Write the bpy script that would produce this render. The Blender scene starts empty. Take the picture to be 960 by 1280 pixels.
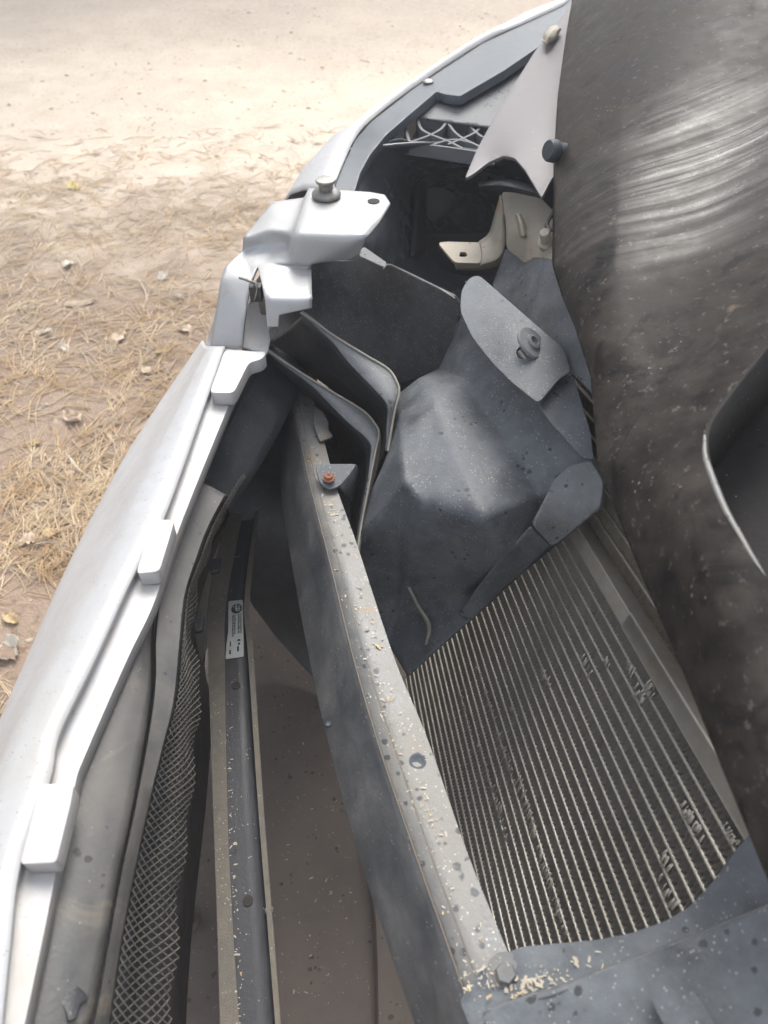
import bpy, bmesh, math, random
import numpy as np
from mathutils import Vector, noise, Matrix

random.seed(7)
rng = np.random.default_rng(7)
S = bpy.context.scene
COL = S.collection

# ------------------------------------------------------------------ camera
CAM_H, PITCH, FOC = 1.10, math.radians(46), 967.0      # focal length in pixels of a 960x1280 frame
cam_d = bpy.data.cameras.new('camera')
cam_d.sensor_fit = 'VERTICAL'; cam_d.sensor_height = 36.0
cam_d.lens = 36.0 * FOC / 1280.0
cam_d.clip_start = 0.02; cam_d.clip_end = 400
cam_d.dof.use_dof = True; cam_d.dof.focus_distance = 0.72; cam_d.dof.aperture_fstop = 10.0
cam = bpy.data.objects.new('camera', cam_d); COL.objects.link(cam)
cam.location = (0, 0, CAM_H); cam.rotation_euler = (math.pi/2 - PITCH, 0, 0)
S.camera = cam

# ------------------------------------------------------------------ light
SUN_EL, SUN_AZ = math.radians(52), math.radians(7)    # azimuth from +Y, negative = towards -X
w = bpy.data.worlds.new('World'); S.world = w; w.use_nodes = True
nt = w.node_tree; nt.nodes.clear()
sky = nt.nodes.new('ShaderNodeTexSky'); sky.sky_type = 'NISHITA'; sky.sun_disc = False
sky.sun_elevation = SUN_EL; sky.sun_rotation = SUN_AZ; sky.dust_density = 3.0; sky.air_density = 0.8; sky.ozone_density = 0.6
bg = nt.nodes.new('ShaderNodeBackground'); bg.inputs['Strength'].default_value = 0.15
wo = nt.nodes.new('ShaderNodeOutputWorld')
hs = nt.nodes.new('ShaderNodeHueSaturation'); hs.inputs['Saturation'].default_value = .38    # overcast: pale sky
nt.links.new(sky.outputs[0], hs.inputs['Color']); nt.links.new(hs.outputs[0], bg.inputs[0]); nt.links.new(bg.outputs[0], wo.inputs[0])
sd = bpy.data.lights.new('sun', 'SUN'); sd.energy = 1.5; sd.angle = math.radians(34); sd.color = (1.0, 0.95, 0.87)
so = bpy.data.objects.new('sun', sd); COL.objects.link(so)
sv = Vector((math.sin(SUN_AZ)*math.cos(SUN_EL), math.cos(SUN_AZ)*math.cos(SUN_EL), math.sin(SUN_EL)))
so.rotation_euler = sv.to_track_quat('Z', 'Y').to_euler(); so.location = sv * 20
S.view_settings.view_transform = 'Standard'; S.view_settings.look = 'None'
S.view_settings.gamma = 1.0; S.view_settings.use_curve_mapping = False
S.view_settings.exposure = 1.66

# ------------------------------------------------------------------ geometry helpers
sP, cP = math.sin(PITCH), math.cos(PITCH)
CAMP = np.array([0, 0, CAM_H])
def ray(px, py):
    cx = (np.asarray(px, float) - 480)/FOC; cy = (640 - np.asarray(py, float))/FOC
    return np.stack([cx, sP*cy + cP, cP*cy - sP], -1)
def P(px, py, z):
    d = ray(px, py); t = (np.asarray(z, float) - CAM_H)/d[..., 2]
    return CAMP + d*t[..., None]
def hit(px, py, plane):
    p0, n = plane; d = ray(px, py)
    t = np.dot(p0 - CAMP, n)/(d @ n)
    return CAMP + d*t[..., None]
def tps(ctrl):
    c = np.array(ctrl, float); q = c[:, :2]/100; n = len(c)
    def U(r2): return r2*np.log(r2 + 1e-12)
    d2 = ((q[:, None]-q[None])**2).sum(-1)
    A = np.zeros((n+3, n+3)); A[:n, :n] = U(d2) + np.eye(n)*0.01
    A[:n, n] = 1; A[:n, n+1:] = q; A[n, :n] = 1; A[n+1:, :n] = q.T
    s = np.linalg.solve(A, np.concatenate([c[:, 2], [0, 0, 0]]))
    def f(px, py):
        v = np.stack([np.asarray(px, float), np.asarray(py, float)], -1)/100
        sh = v.shape[:-1]; v = v.reshape(-1, 2)
        d2 = ((v[:, None]-q[None])**2).sum(-1)
        return (U(d2) @ s[:n] + s[n] + v @ s[n+1:]).reshape(sh)
    return f
def surf(f):
    if isinstance(f, (int, float)): return lambda a, b: P(a, b, np.full(np.shape(a), float(f)))
    if isinstance(f, list):
        g = tps(f); return lambda a, b: P(a, b, g(a, b))
    if isinstance(f, tuple): return lambda a, b: hit(a, b, f)
    return lambda a, b: P(a, b, f(a, b))
def plane3(a, b, c):
    a, b, c = [P(*q) for q in (a, b, c)]
    n = np.cross(b-a, c-a); return (a, n/np.linalg.norm(n))

def rnd(poly, r=4, k=4):
    out = []; n = len(poly)
    for i in range(n):
        p0, p1, p2 = [np.array(poly[j % n][:2], float) for j in (i-1, i, i+1)]
        a, b = p0-p1, p2-p1; la, lb = np.linalg.norm(a)+1e-9, np.linalg.norm(b)+1e-9
        q = min(r, la*.45, lb*.45); s, e = p1+a/la*q, p1+b/lb*q
        for t in np.linspace(0, 1, k): out.append((1-t)**2*s + 2*t*(1-t)*p1 + t*t*e)
    return np.array(out)
def inside(poly, x, y):
    r = np.zeros(x.shape, bool); n = len(poly); j = n-1
    for i in range(n):
        xi, yi = poly[i]; xj, yj = poly[j]
        if yi != yj:
            r ^= ((yi > y) != (yj > y)) & (x < (xj-xi)*(y-yi)/(yj-yi) + xi)
        j = i
    return r
def nearest(poly, q):
    a = poly; b = np.roll(poly, -1, 0); ab = b-a; L = (ab**2).sum(-1)+1e-12
    t = np.clip(((q[:, None]-a[None])*ab[None]).sum(-1)/L, 0, 1)
    pr = a[None]+ab[None]*t[..., None]; d = ((pr-q[:, None])**2).sum(-1); k = d.argmin(1); i = np.arange(len(q))
    return pr[i, k], d[i, k]

def wpos(o):
    p = Vector((0, 0, 0))
    while o is not None: p += o.location; o = o.parent
    return p
def link(name, me, mat=None, parent=None):
    o = bpy.data.objects.new(name, me); COL.objects.link(o)
    if mat is not None: me.materials.append(mat)
    if parent is not None: o.parent = parent
    return o
def sharpen(me, ang=38):
    bm = bmesh.new(); bm.from_mesh(me)
    for f in bm.faces: f.smooth = True
    for e in bm.edges:
        if len(e.link_faces) == 2 and e.calc_face_angle(0) > math.radians(ang): e.smooth = False
    bm.to_mesh(me); bm.free()
def build(name, V, F, mat, parent=None, thick=0.0, face_cam=True, ang=38, bevel=0.0, even=True, subd=0, clean=True):
    off = np.array(wpos(parent)) if parent is not None else np.zeros(3)
    me = bpy.data.meshes.new(name); me.from_pydata([tuple(v) for v in np.asarray(V)-off], [], [tuple(int(i) for i in f) for f in F])
    bm = bmesh.new(); bm.from_mesh(me)
    if clean:
        bmesh.ops.remove_doubles(bm, verts=bm.verts, dist=2e-5); bmesh.ops.dissolve_degenerate(bm, edges=bm.edges, dist=1e-5)
    if face_cam:
        bmesh.ops.recalc_face_normals(bm, faces=bm.faces); s = 0
        for f in bm.faces:
            c = f.calc_center_median(); s += f.normal.dot(Vector(CAMP-off)-c)*f.calc_area()
        if s < 0: bmesh.ops.reverse_faces(bm, faces=bm.faces)
    bm.to_mesh(me); bm.free(); sharpen(me, ang)
    o = link(name, me, mat, parent)
    if subd:
        m = o.modifiers.new('s', 'SUBSURF'); m.levels = m.render_levels = subd
    if thick:
        m = o.modifiers.new('t', 'SOLIDIFY'); m.thickness = thick; m.offset = -1; m.use_even_offset = even
    if bevel:
        m = o.modifiers.new('b', 'BEVEL'); m.width = bevel; m.segments = 2; m.limit_method = 'ANGLE'; m.angle_limit = math.radians(50); m.harden_normals = False
    return o
def sheet(name, outline, f, mat, parent=None, step=4, holes=(), r=4, thick=.003, bevel=0.0, ang=38, lift=0.0):
    poly = rnd(outline, r); hs = [np.array(h, float) for h in holes]
    x0, y0 = poly.min(0)-step; x1, y1 = poly.max(0)+step
    xs = np.arange(x0, x1+step, step); ys = np.arange(y0, y1+step, step)
    X, Y = np.meshgrid(xs, ys); I = inside(poly, X, Y)
    for h in hs: I &= ~inside(h, X, Y)
    keep = I[:-1, :-1] | I[1:, :-1] | I[:-1, 1:] | I[1:, 1:]
    idx = -np.ones(X.shape, int); use = np.zeros(X.shape, bool)
    for a, b in ((0, 0), (1, 0), (0, 1), (1, 1)): use[a:a+keep.shape[0], b:b+keep.shape[1]] |= keep
    idx[use] = np.arange(use.sum())
    q = np.stack([X[use], Y[use]], -1); out = ~I[use]
    if out.any():
        best, d = nearest(poly, q[out])
        for h in hs:
            b2, d2 = nearest(h, q[out]); m = d2 < d; best[m] = b2[m]; d[m] = d2[m]
        q[out] = best
    jj, ii = np.nonzero(keep)
    F = np.stack([idx[jj, ii], idx[jj, ii+1], idx[jj+1, ii+1], idx[jj+1, ii]], -1)
    V = surf(f)(q[:, 0], q[:, 1])
    if lift: V = V + np.array([0, 0, lift])
    return build(name, V, F, mat, parent, thick=thick, bevel=bevel, ang=ang, even=False)
def spline(pts, n):
    p = np.array(pts, float)
    if len(p) == 2: return np.linspace(p[0], p[1], n)
    e = np.concatenate([[2*p[0]-p[1]], p, [2*p[-1]-p[-2]]])
    L = np.concatenate([[0], np.cumsum(np.linalg.norm(np.diff(p, axis=0), axis=1)+1e-9)])
    out = []
    for s in np.linspace(0, L[-1], n):
        i = min(np.searchsorted(L, s, 'right')-1, len(p)-2); t = (s-L[i])/(L[i+1]-L[i])
        a, b, c, d = e[i:i+4]
        out.append(.5*((2*b)+(-a+c)*t+(2*a-5*b+4*c-d)*t*t+(-a+3*b-3*c+d)*t**3))
    return np.array(out)
def L3(pts): return np.array([P(*p) for p in pts])
def loft(name, lines, mat, parent=None, n=60, thick=.003, sub=1, ang=38, bevel=0.0):
    R = [spline(l, n) for l in lines]
    if sub > 1:
        A = np.array(R); R = [np.array(c) for c in np.stack([spline(A[:, i], (len(R)-1)*sub+1) for i in range(n)], 1)]
    V = np.concatenate(R); F = []
    for a in range(len(R)-1):
        for i in range(n-1): F.append((a*n+i, a*n+i+1, (a+1)*n+i+1, (a+1)*n+i))
    return build(name, V, F, mat, parent, thick=thick, ang=ang, bevel=bevel)
def facet(name, vd, faces, mat, parent=None, cuts=6, it=6, fac=.5, thick=.003, ang=50, jit=0.0):
    """folded or moulded sheet: flat faces between named corners, creases softened to a small radius"""
    off = np.array(wpos(parent)) if parent is not None else np.zeros(3)
    bm = bmesh.new(); vs = {k: bm.verts.new(tuple(P(*v)-off)) for k, v in vd.items()}
    for f in faces: bm.faces.new([vs[k] for k in f.split()])
    bmesh.ops.triangulate(bm, faces=bm.faces)
    bmesh.ops.subdivide_edges(bm, edges=bm.edges, cuts=cuts, use_grid_fill=True)
    bmesh.ops.triangulate(bm, faces=bm.faces)
    for _ in range(it):
        new = {}
        for v in bm.verts:
            if v.is_boundary: continue
            c = Vector(); n = 0
            for e in v.link_edges: c += e.other_vert(v).co; n += 1
            new[v] = v.co.lerp(c/n, fac)
        for v, c in new.items(): v.co = c
    if jit:
        for v in bm.verts: v.co += Vector((0, 0, jit*noise.noise(v.co*28)))
    bm.verts.index_update(); V = [np.array(v.co)+off for v in bm.verts]; F = [[v.index for v in f.verts] for f in bm.faces]; bm.free()
    return build(name, V, F, mat, parent, thick=thick, ang=ang, even=False)
def tube(name, pts, rad, mat, parent=None, n=24, k=8):
    c = spline(pts, n); V = []; F = []
    for i in range(n):
        t = c[min(i+1, n-1)]-c[max(i-1, 0)]; t = t/np.linalg.norm(t)
        u = np.cross(t, [0, 0, 1.0]); u /= np.linalg.norm(u)+1e-9; v = np.cross(u, t)
        rr = rad if np.isscalar(rad) else np.interp(i/(n-1), np.linspace(0, 1, len(rad)), rad)
        for j in range(k):
            a = 2*math.pi*j/k; V.append(c[i]+rr*(math.cos(a)*u+math.sin(a)*v))
    for i in range(n-1):
        for j in range(k): F.append((i*k+j, i*k+(j+1) % k, (i+1)*k+(j+1) % k, (i+1)*k+j))
    F.append(tuple(range(k))[::-1]); F.append(tuple((n-1)*k+j for j in range(k)))
    return build(name, V, F, mat, parent, face_cam=False, ang=50)
def lathe(name, center, axis, prof, mat, parent=None, k=24, sq=None, ang=38):
    ax = np.array(axis, float); ax /= np.linalg.norm(ax)
    u = np.cross(ax, [0.3, 1, 0.1]); u /= np.linalg.norm(u); v = np.cross(ax, u); V = []; F = []
    for (rr, h) in prof:
        for j in range(k):
            a = 2*math.pi*j/k; V.append(np.array(center)+ax*h+rr*(math.cos(a)*u+math.sin(a)*v))
    for i in range(len(prof)-1):
        for j in range(k): F.append((i*k+j, i*k+(j+1) % k, (i+1)*k+(j+1) % k, (i+1)*k+j))
    F.append(tuple(range(k))[::-1]); F.append(tuple((len(prof)-1)*k+j for j in range(k)))
    return build(name, V, F, mat, parent, face_cam=False, ang=ang, clean=False)
def boxes(name, lst, mat, parent=None, bevel=0.0):
    """lst of (origin, ex, ey, ez) parallelepipeds"""
    V = []; F = []
    for (o, ex, ey, ez) in lst:
        o, ex, ey, ez = [np.array(q, float) for q in (o, ex, ey, ez)]; b = len(V)
        if np.dot(np.cross(ex, ey), ez) < 0: ex, ey = ey, ex
        for c in (0, 1):
            for (a, d) in ((0, 0), (1, 0), (1, 1), (0, 1)): V.append(o+ex*a+ey*d+ez*c)
        F += [(b+3, b+2, b+1, b), (b+4, b+5, b+6, b+7)]+[(b+i, b+(i+1) % 4, b+4+(i+1) % 4, b+4+i) for i in range(4)]
    return build(name, V, F, mat, parent, face_cam=False, bevel=bevel, clean=False)
def thing(name, label, cat, loc=(0, 0, 0), group=None):
    o = bpy.data.objects.new(name, None); COL.objects.link(o); o.location = loc; o.empty_display_size = .05
    o['label'] = label; o['category'] = cat
    if group: o['group'] = group
    return o
def tag(o, label, cat, group=None, kind=None):
    o['label'] = label; o['category'] = cat
    if group: o['group'] = group
    if kind: o['kind'] = kind
    return o
def circ(cx, cy, rx, ry=None, k=18, rot=0):
    ry = ry or rx; a = np.linspace(0, 2*math.pi, k, endpoint=False); c, s = math.cos(rot), math.sin(rot)
    x, y = rx*np.cos(a), ry*np.sin(a)
    return np.stack([cx+c*x-s*y, cy+s*x+c*y], -1)

# ------------------------------------------------------------------ materials
class NB:
    def __init__(s, name):
        s.m = bpy.data.materials.new(name); s.m.use_nodes = True; s.t = s.m.node_tree
        s.b = s.t.nodes['Principled BSDF']; s.tc = s.t.nodes.new('ShaderNodeTexCoord'); s.co = s.tc.outputs['Object']
    def lk(s, a, b): s.t.links.new(a, b)
    def noise(s, sc, det=4, rough=.55, dist=0, co=None):
        n = s.t.nodes.new('ShaderNodeTexNoise'); n.inputs['Scale'].default_value = sc; n.inputs['Detail'].default_value = det
        n.inputs['Roughness'].default_value = rough; n.inputs['Distortion'].default_value = dist; s.lk(co or s.co, n.inputs['Vector']); return n.outputs['Fac']
    def vor(s, sc, rand=1, co=None):
        n = s.t.nodes.new('ShaderNodeTexVoronoi'); n.inputs['Scale'].default_value = sc; n.inputs['Randomness'].default_value = rand
        s.lk(co or s.co, n.inputs['Vector']); return n.outputs['Distance'], n.outputs['Color']
    def rng(s, v, a, b, lo=0, hi=1):
        n = s.t.nodes.new('ShaderNodeMapRange'); n.inputs[1].default_value = a; n.inputs[2].default_value = b
        n.inputs[3].default_value = lo; n.inputs[4].default_value = hi; s.lk(v, n.inputs[0]); return n.outputs[0]
    def mix(s, f, a, b):
        n = s.t.nodes.new('ShaderNodeMix'); n.data_type = 'RGBA'; ins = [n.inputs[0], n.inputs[6], n.inputs[7]]
        for v, i in zip((f, a, b), ins):
            if isinstance(v, (int, float)): i.default_value = v
            elif isinstance(v, (tuple, list)): i.default_value = (*v[:3], 1)
            else: s.lk(v, i)
        return n.outputs[2]
    def math(s, op, a, b=None):
        n = s.t.nodes.new('ShaderNodeMath'); n.operation = op
        for v, i in zip((a, b), n.inputs):
            if v is None: continue
            if isinstance(v, (int, float)): i.default_value = v
            else: s.lk(v, i)
        return n.outputs[0]
    def map(s, scale=(1, 1, 1), rot=(0, 0, 0), loc=(0, 0, 0)):
        n = s.t.nodes.new('ShaderNodeMapping'); n.inputs['Scale'].default_value = scale; n.inputs['Rotation'].default_value = rot; n.inputs['Location'].default_value = loc
        s.lk(s.co, n.inputs['Vector']); return n.outputs[0]
    def bump(s, h, st=.3, d=.002):
        n = s.t.nodes.new('ShaderNodeBump'); n.inputs['Strength'].default_value = st; n.inputs['Distance'].default_value = d
        s.lk(h, n.inputs['Height']); s.lk(n.outputs[0], s.b.inputs['Normal']); return n
    def set(s, **k):
        for a, v in k.items():
            i = s.b.inputs[a.replace('_', ' ')]
            if isinstance(v, (int, float)): i.default_value = v
            elif isinstance(v, (tuple, list)): i.default_value = (*v[:3], 1)
            else: s.lk(v, i)
def dusty(name, base, dust, amount=.5, rough=(.35, .75), metal=0.0, sc=14, speck=.5, speck_col=(.45, .43, .38), spots=0.0, spot_col=(.02, .02, .022),
          bump=.25, streak=None, spec=.5, scratches=0.0, blotch=0.0, blotch_col=(.25, .2, .14)):
    m = NB(name)
    n1 = m.noise(sc, 6, .62, .3); n2 = m.noise(sc*7, 4, .6)
    f = m.math('ADD', m.math('MULTIPLY', n1, .7), m.math('MULTIPLY', n2, .3))
    lo = .62-.35*amount; fac = m.rng(f, lo-.12, lo+.2)
    if streak:
        n3 = m.noise(1, 5, .6, 0, m.map(streak)); fac = m.math('MULTIPLY', fac, m.rng(n3, .3, .7, .25, 1.2))
    c = m.mix(fac, base, dust)
    if blotch:
        b = m.rng(m.noise(sc*1.7, 5, .65, .6), .68-.14*blotch, .76-.1*blotch); c = m.mix(m.math('MULTIPLY', b, .75), c, blotch_col)
    if spots:
        d, col = m.vor(120); d = m.math('ADD', d, m.math('MULTIPLY', m.math('SUBTRACT', m.noise(160, 3, .7), .5), .55)); d = m.math('ADD', d, m.math('MULTIPLY', m.math('SUBTRACT', m.noise(26, 2), .5), .5)); sel = m.noise(38, 2)
        sp = m.math('MULTIPLY', m.rng(d, .17, .26, 1, 0), m.rng(sel, .62-.2*spots, .66-.2*spots)); c = m.mix(m.math('MULTIPLY', sp, .8), c, spot_col)
    if speck:
        d, col = m.vor(330); sel = m.noise(700, 1); sp = m.math('MULTIPLY', m.rng(d, .16, .24, 1, 0), m.rng(m.noise(90, 2), .66-.16*speck, .7-.16*speck)); c = m.mix(m.math('MULTIPLY', sp, .6), c, speck_col)
    if scratches:
        a = m.noise(1, 3, .6, 0, m.map((420, 24, 60), (0, .3, .5))); c = m.mix(m.math('MULTIPLY', m.rng(a, .70, .74), scratches), c, dust)
    m.set(Base_Color=c, Metallic=metal, Roughness=m.rng(fac, 0, 1, rough[0], rough[1]))
    m.b.inputs['Specular IOR Level'].default_value = spec
    m.bump(m.math('ADD', m.math('MULTIPLY', n2, .5), m.noise(sc*40, 3)), bump, .0012)
    return m.m

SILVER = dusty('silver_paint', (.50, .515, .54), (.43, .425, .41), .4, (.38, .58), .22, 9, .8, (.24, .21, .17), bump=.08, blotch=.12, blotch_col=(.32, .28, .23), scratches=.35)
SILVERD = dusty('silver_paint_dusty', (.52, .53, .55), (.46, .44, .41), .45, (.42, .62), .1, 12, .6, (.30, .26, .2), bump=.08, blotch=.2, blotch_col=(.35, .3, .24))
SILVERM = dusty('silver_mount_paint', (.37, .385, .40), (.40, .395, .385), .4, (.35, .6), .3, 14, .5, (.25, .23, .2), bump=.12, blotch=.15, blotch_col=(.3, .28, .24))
FENDER = dusty('fender_paint', (.125, .12, .13), (.165, .155, .155), .4, (.4, .6), .1, 7, .1, bump=.05)
PLASTIC = dusty('black_plastic', (.034, .040, .047), (.138, .153, .167), .55, (.40, .72), 0, 11, 1.1, (.36, .36, .33), .28, bump=.3, scratches=.4, blotch=.35, blotch_col=(.17, .16, .14))
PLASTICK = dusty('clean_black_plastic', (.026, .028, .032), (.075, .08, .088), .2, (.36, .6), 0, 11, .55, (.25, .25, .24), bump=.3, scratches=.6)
GLOSSK = dusty('glossy_black_plastic', (.085, .095, .11), (.15, .165, .185), .4, (.2, .36), 0, 5, .3, bump=.04)
FLANGE = dusty('grey_dusty_plastic', (.10, .11, .12), (.20, .21, .215), .55, (.45, .75), 0, 20, .8, (.4, .38, .34), .4, bump=.3, blotch=.3)
RIBM = dusty('grey_rib_plastic', (.10, .11, .12), (.15, .16, .17), .5, (.5, .75), 0, 20, .2, bump=.1)
BAFFLE = dusty('baffle_plastic', (.036, .038, .041), (.10, .103, .107), .45, (.4, .65), 0, 14, 1.3, (.34, .34, .32), bump=.35, scratches=.9)
EDGE = dusty('pale_plastic_edge', (.20, .19, .17), (.36, .33, .28), .6, (.5, .8), 0, 60, .3, bump=.3)  # pale edge tone; on the baffle it colours in caught light
STRIP = dusty('corner_flange_plastic', (.055, .07, .085), (.11, .13, .15), .4, (.32, .55), 0, 8, .15, bump=.1)
FRAME = dusty('grille_frame_plastic', (.07, .073, .075), (.165, .157, .145), .5, (.42, .75), 0, 9, .35, (.4, .36, .3), .2, bump=.25, blotch=.5, blotch_col=(.27, .23, .18))
STEEL = dusty('grey_steel', (.14, .148, .155), (.255, .245, .222), .5, (.42, .7), .25, 10, .8, (.62, .6, .52), 1.0, (.05, .055, .06), bump=.25, blotch=.65, blotch_col=(.25, .19, .125))
STEELD = dusty('beam_front_steel', (.050, .055, .062), (.20, .20, .195), .5, (.4, .7), .15, 9, .6, (.4, .39, .36), bump=.25, streak=(9, 9, 26), scratches=.8, blotch=.35, blotch_col=(.2, .165, .12))
BLUEBAR = dusty('blue_black_paint', (.018, .0205, .028), (.052, .054, .060), .4, (.45, .7), .1, 10, .5, (.5, .47, .36), bump=.2)
BROWNB = dusty('dusty_flange_paint', (.075, .07, .062), (.17, .15, .12), .55, (.5, .8), 0, 18, .7, (.5, .45, .32), bump=.35, blotch=.5, blotch_col=(.22, .14, .07))
TRAY = dusty('brown_undertray', (.125, .10, .085), (.185, .155, .13), .5, (.6, .85), 0, 7, .5, (.5, .47, .4), .3, (.05, .04, .035), bump=.25)
HOODM = dusty('hood_underside_lower', (.018, .018, .021), (.05, .047, .045), .5, (.55, .8), 0, 8, .3, (.42, .42, .4), .6, bump=.3, spec=.12)
ALU = dusty('aluminium_tube', (.52, .51, .47), (.42, .39, .33), .5, (.4, .6), .5, 40, .3, bump=.2)
ALUD = dusty('dull_aluminium_rail', (.42, .41, .38), (.33, .29, .23), .5, (.4, .65), .4, 14, .4, bump=.2, blotch=.3, blotch_col=(.22, .16, .09))
FIN = dusty('dark_fin', (.26, .25, .23), (.36, .34, .30), .5, (.5, .7), .3, 60, 0, bump=.1)
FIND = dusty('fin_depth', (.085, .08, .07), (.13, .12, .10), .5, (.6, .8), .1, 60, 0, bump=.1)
FINT = dusty('tan_fin', (.27, .235, .18), (.34, .30, .235), .5, (.5, .7), .2, 60, 0, bump=.1)
BACK = dusty('dark_core', (.02, .018, .016), (.035, .03, .026), .3, (.7, .9), 0, 20, 0, bump=.1)
APRON = dusty('bare_apron_metal', (.22, .205, .175), (.32, .285, .23), .5, (.4, .7), .2, 14, .4, (.2, .15, .1), .2, (.12, .08, .05), bump=.3, blotch=.9, blotch_col=(.24, .15, .08))
RUBBER = dusty('rubber', (.018, .024, .032), (.06, .075, .09), .5, (.5, .7), 0, 30, .1, bump=.15)
BOLT = dusty('zinc_bolt', (.30, .31, .31), (.22, .21, .19), .5, (.3, .55), .8, 60, .2, bump=.2)
RUST = dusty('rusty_bolt', (.25, .08, .04), (.32, .16, .09), .5, (.6, .9), .1, 120, .2, bump=.4)
RUSTE = dusty('patchy_rust_edge', (.13, .115, .10), (.17, .14, .11), .5, (.6, .9), 0, 18, .2, bump=.3, blotch=.7, blotch_col=(.26, .17, .09))
CREAM = dusty('cream_clip', (.36, .33, .27), (.30, .27, .22), .5, (.4, .6), 0, 40, 0, bump=.1)
MESHM = dusty('grille_mesh_metal', (.11, .11, .108), (.20, .185, .16), .5, (.45, .7), .2, 40, 0, bump=.1)
PAPER = dusty('sticker_paper', (.50, .53, .53), (.42, .42, .38), .5, (.5, .7), 0, 60, .3, (.2, .2, .18), bump=.05)
INK = dusty('black_ink', (.02, .02, .02), (.05, .05, .05), .4, (.5, .7), 0, 100, 0, bump=.02)
CHIP = dusty('pale_flake', (.50, .47, .39), (.42, .37, .28), .5, (.6, .8), 0, 90, 0, bump=.1)

def hood_mat():
    m = NB('dusty_glossy_hood')
    n1 = m.noise(9, 6, .62, .4); n2 = m.noise(55, 4, .6); n3 = m.noise(3.2, 3)
    f = m.math('ADD', m.math('MULTIPLY', n1, .6), m.math('MULTIPLY', n2, .4))
    fac = m.rng(f, .38, .66)
    c = m.mix(fac, (.011, .0105, .0105), (.056, .049, .043))
    c = m.mix(m.rng(m.noise(24, 5, .7, .8), .54, .64, 0, .8), c, (.014, .013, .014))
    c = m.mix(m.rng(m.noise(150, 3, .7), .60, .72, 0, .5), c, (.17, .155, .14))
    c = m.mix(m.rng(m.noise(17, 4, .6, .5), .69, .75, 0, .5), c, (.19, .14, .095))
    d, col = m.vor(170); dr = m.math('MULTIPLY', m.rng(m.math('ADD', d, m.math('MULTIPLY', m.noise(60, 2), .25)), .22, .30, 1, 0), m.rng(m.noise(21, 2), .60, .66))
    c = m.mix(m.math('MULTIPLY', dr, .4), c, (.36, .35, .32))
    # imitated sky and branch reflections: arc ridges and a glossier patch placed for them
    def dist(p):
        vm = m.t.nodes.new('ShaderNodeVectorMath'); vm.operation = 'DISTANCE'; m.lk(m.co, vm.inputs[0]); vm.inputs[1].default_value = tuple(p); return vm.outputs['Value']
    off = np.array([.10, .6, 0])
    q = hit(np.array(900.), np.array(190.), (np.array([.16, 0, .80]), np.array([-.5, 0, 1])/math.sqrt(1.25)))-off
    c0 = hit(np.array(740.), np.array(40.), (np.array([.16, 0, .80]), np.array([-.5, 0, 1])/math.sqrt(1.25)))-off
    sheen = m.math('MULTIPLY', m.rng(m.math('ADD', dist(q), m.math('MULTIPLY', m.math('SUBTRACT', m.noise(9, 3), .5), .16)), .03, .16, 1, 0), m.rng(n1, .40, .58, .45, 1))
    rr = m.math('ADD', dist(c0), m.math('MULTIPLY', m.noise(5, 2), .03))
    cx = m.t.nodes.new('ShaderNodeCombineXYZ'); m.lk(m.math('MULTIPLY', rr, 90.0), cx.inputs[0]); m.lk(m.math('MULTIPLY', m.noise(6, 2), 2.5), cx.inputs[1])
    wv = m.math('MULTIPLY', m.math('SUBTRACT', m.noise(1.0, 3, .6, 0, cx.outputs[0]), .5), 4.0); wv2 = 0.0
    sheen = m.math('MULTIPLY', sheen, m.rng(wv, -.35, .55, .12, 1))
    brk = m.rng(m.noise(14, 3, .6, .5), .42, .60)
    h = m.math('MULTIPLY', m.math('ADD', m.math('MULTIPLY', wv, .5), wv2), m.math('MULTIPLY', brk, m.math('ADD', m.math('MULTIPLY', sheen, .8), .03)))
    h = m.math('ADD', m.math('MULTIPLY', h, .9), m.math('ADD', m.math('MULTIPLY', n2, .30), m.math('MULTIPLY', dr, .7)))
    ro = m.math('SUBTRACT', m.rng(f, .36, .64, .30, .62), m.math('MULTIPLY', sheen, .28))
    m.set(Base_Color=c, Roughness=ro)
    m.lk(m.math('ADD', .09, m.math('MULTIPLY', sheen, .42)), m.b.inputs['Specular IOR Level'])
    m.bump(h, .45, .0026)
    return m.m
HOOD = hood_mat()

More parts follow.
